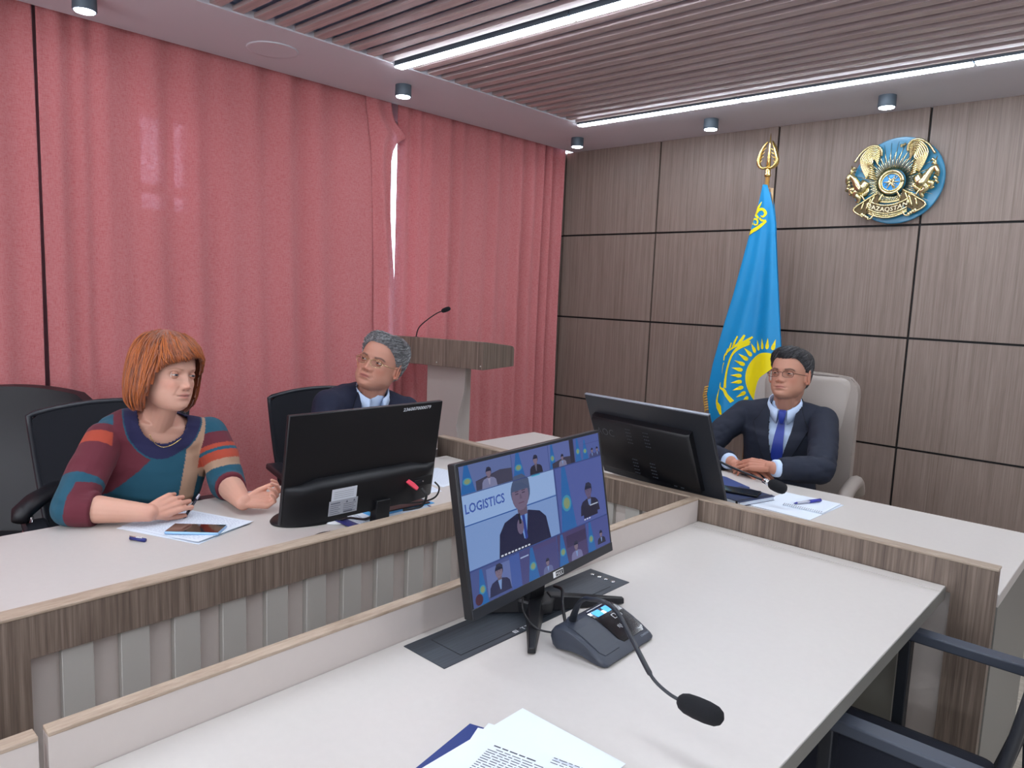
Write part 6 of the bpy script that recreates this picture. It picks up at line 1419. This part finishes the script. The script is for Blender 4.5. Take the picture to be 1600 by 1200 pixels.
# sweater with coloured patches
mb = MB(); torso(mb, B, wsec(.006))
CUFR = ELR + (WR - ELR) * .30; CUFL = ELL + (WL - ELL) * .28
for a, b, c in ((SHR, ELR, CUFR), (SHL, ELL, CUFL)): sg = B.inv(a)[0] / abs(B.inv(a)[0]); inw = B(sg * .075, -.008, zs_ - .035); a2 = a + (inw - a) * .12 - B.u * .008; limb(mb, [inw, a2], [.088, .056], 18); limb(mb, [B(sg * .05, -.015, zs_ + .010), a2 + B.u * .006], [.052, .045], 18); limb(mb, [a2, a * .5 + b * .5, b], [.058, .057, .055], 18); mb.tube([b, c], [.055, .050], 18)
sw = remesh(mb, .0032, 7, .6); v = getv(sw); armm = np.clip(1 - np.min([np.linalg.norm(v - e, axis=1) for e in (ELR, ELL)], axis=0) / .2, 0, 1); wrinkle(sw, .009, 15, 1.3, .25 + .8 * armm, (1, 1, 1.5)); v = getv(sw); q = B.inv(v)
rad = np.sqrt((q[:, 0] * 1.0) ** 2 + ((q[:, 2] - (zs_ + .090)) * .92) ** 2); front = q[:, 1] > -.02
teal, plum, rust, navy, tan = L3(20, 78, 98), L3(98, 32, 46), L3(168, 66, 44), L3(30, 30, 72), L3(170, 136, 112)
C_ = np.tile(teal, (len(v), 1)); x, z = q[:, 0], q[:, 2] - zs_
def put(c, m_): C_[m_] = c
put(plum, (x < .012) & (z > -.045 + 1.15 * (x + .02)))
put(tan, (x > .085) & (x < .135) & (z > -.19)); put(plum, (z < -.245) & (z > -.30))
def along(a, b): d_ = b - a; L_ = np.linalg.norm(d_); t = (v - a) @ d_ / L_ ** 2; dist = np.linalg.norm(v - (a + np.clip(t, 0, 1)[:, None] * d_), axis=1); return t, dist
t, ds = along(SHR, ELR); am = (ds < .080) & (x < -.135) & (t > -.3)
put(plum, am & (t < .66)); put(rust, am & (t > .02) & (t < .20)); put(teal, am & (t >= .66)); put(teal, am & (t < -.10))
t2, d2 = along(ELR, CUFR); put(plum, (d2 < .075) & (t2 > .05) & (x < -.10)); put(teal, (d2 < .075) & (t2 <= .05) & (t2 > -.9) & (t > .78) & (x < -.13))
t, ds = along(SHL, ELL); am = (ds < .080) & (x > .130) & (t > -.3)
put(teal, am & (t < .12)); put(plum, am & (t >= .08) & (t < .34)); put(rust, am & (t >= .30) & (t < .62)); put(teal, am & (t >= .38) & (t < .44)); put(tan, am & (t >= .60) & (t < .76)); put(teal, am & (t >= .74))
t2, d2 = along(ELL, CUFL); put(plum, (d2 < .075) & (t2 > .85) & (x > .10))
put(navy, (rad < .120)); put(teal, (rad > .119) & (rad < .123))
kill = ((rad < .083) & front) | (np.linalg.norm((v - nk) - ((v - nk) @ B.u)[:, None] * B.u, axis=1) < .072) & (q[:, 2] > zs_ + .03)
paint(sw, C_); drop_faces(sw, kill)
cloth_part('sweater', sw, mat('knit_patchwork', (80, 80, 80), 0.85, vcol=True, bump=0.4, bscale=1100, sheen=0.05), root, .004)
legs_and_shoes(root, Frame(pel, f0, (0, 0, 1)), 0, .57, [(-2.20, .80, .50), (-2.20, 1.00, .50)], [(-2.22, .80, .06), (-2.22, 1.00, .06)], 0, TROUS)
# hair: bob hull plus long locks running from the crown to the ends
HUL = [(.136, .004, -.02, -.03), (.130, .034, .028, -.062), (.115, .060, .062, -.092), (.090, .079, .086, -.112), (.055, .091, .100, -.124), (.02, .097, .098, -.128), (-.02, .101, .090, -.126), (-.06, .103, .080, -.118), (-.09, .101, .070, -.106), (-.112, .094, .058, -.090), (-.124, .084, .045, -.076)]
hz, hw, hf, hbk = [np.array([h[k] for h in HUL])[::-1] for k in range(4)]
def hull(z, t, k=1.0, off=0.0):
    w_, f_, b_ = np.interp(z, hz, hw) * k + off, np.interp(z, hz, hf) * k + off, np.interp(z, hz, hbk) * k - off; c = -.022; cx, sy = math.cos(t), math.sin(t); r_ = (f_ - c) if sy > 0 else (c - b_)
    return HF3(w_ * abs(cx) ** .9 * np.sign(cx), c + r_ * abs(sy) ** .9 * np.sign(sy), z)
def bob_edge(deg):   # lowest height of the hair at each bearing, 0 = straight ahead, + = her left
    a = abs(deg); return np.interp(a, [0, 18, 36, 54, 66, 72, 180], [.046, .044, .034, .004, -.112, -.122, -.124]) + (.016 * math.exp(-((deg - 14) / 16) ** 2))
mb = MB(); zz_ = np.linspace(.136, -.124, 50); n = 96
for z in zz_:
    for j in range(n): t = 2 * math.pi * j / n; mb.v.append(tuple(hull(z, t, .985 if z > bob_edge(math.degrees(math.atan2(math.cos(t), math.sin(t)))) + .012 else .93)))
for i in range(49):
    for j in range(n):
        t = 2 * math.pi * (j + .5) / n
        if zz_[i + 1] > bob_edge(math.degrees(math.atan2(math.cos(t), math.sin(t)))): a = i * n + j; b = i * n + (j + 1) % n; mb.f.append([a, b, b + n, a + n]); mb.m.append(0)
mb.f.append(list(range(n))); mb.m.append(0)
rnd = random.Random(4); paths = []
for _ in range(1500):
    deg = rnd.uniform(-180, 180); e = bob_edge(deg); z0 = rnd.uniform(.06, .135) if rnd.random() < .75 else rnd.uniform(e + .03, .10); z1 = max(e - .006, z0 - rnd.uniform(.10, .24)); 
    if z0 - z1 < .02: continue
    path = []; off = rnd.uniform(-.002, .005); sweep = rnd.uniform(8, 26) if abs(deg) < 60 else rnd.uniform(-5, 5); ph = rnd.uniform(0, 6)
    for k in range(9):
        s_ = k / 8; z = z0 + (z1 - z0) * s_; d_ = deg + sweep * s_ + 2.5 * math.sin(s_ * 4 + ph); ed = bob_edge(d_)
        if z < ed - .004: break
        t = math.radians(90 - d_); path.append(hull(z, t, 1.0 - .05 * max(0, (-.10 - z) / .024), off))
    if len(path) > 3: paths.append(path)
lock_tubes(mb, paths[350:], .0032, 4, .45); hh = MB(); lock_tubes(hh, [[p + (p - HF3(0, -.02, 0)) * .012 for p in q_] for q_ in paths[:350]], .0022, 4, .5)
HAIRR = mat('auburn_hair', (142, 72, 32), 0.42, var=0.55, vscale=1.0, stretch=(70, 70, 12), bump=0.5, bscale=1, sheen=0.2)
part('hair', mb, HAIRR, root, smooth=True); part('hair_strands', hh, mat('golden_hair', (178, 98, 46), 0.4), root, smooth=True)['kind'] = 'stuff'
nl = MB(); cpts = []
for t in np.linspace(-1, 1, 21): p = B(.046 * t, .12, Lt + .012 - .040 * (1 - t * t)); cpts.append(p)
bt = bvh(bpy.data.objects['body.002'].data) if 'body.002' in bpy.data.objects else None
cp2 = []
for p in cpts:
    if bt:
        h_ = bt.ray_cast(Vector(p - wloc(root) + B.f * .15), Vector(-B.f), .5)
        if h_[0] is not None: p = np.array(h_[0]) + wloc(root) + B.f * .004
    cp2.append(p)
nl.tube(cp2, .0010, 6); part('necklace', nl, GOLD, root, smooth=True)
# pen in her right hand
pc = (np.array(hr_[0][2]) + np.array(th_)) / 2; pd = N((-.15, .55, .62))
g = thing('pen', 'dark ballpoint pen held upright in the woman\'s right hand', 'pen', tuple(pc))
part('barrel', MB().tube([pc - pd * .055, pc + pd * .045], [.0038, .0042], 12), mat('pen_dark', (24, 24, 40), 0.3), g, smooth=True)
part('cap', MB().tube([pc + pd * .045, pc + pd * .062], [.0042, .0036], 12), mat('pen_silver', (190, 190, 200), 0.3, metal=0.6), g, smooth=True)
part('tip', MB().tube([pc - pd * .068, pc - pd * .055], [.0012, .0038], 10), mat('pen_silver', (190, 190, 200), 0.3, metal=0.6), g, smooth=True)
# wrist watch of the man at the head desk
g = None
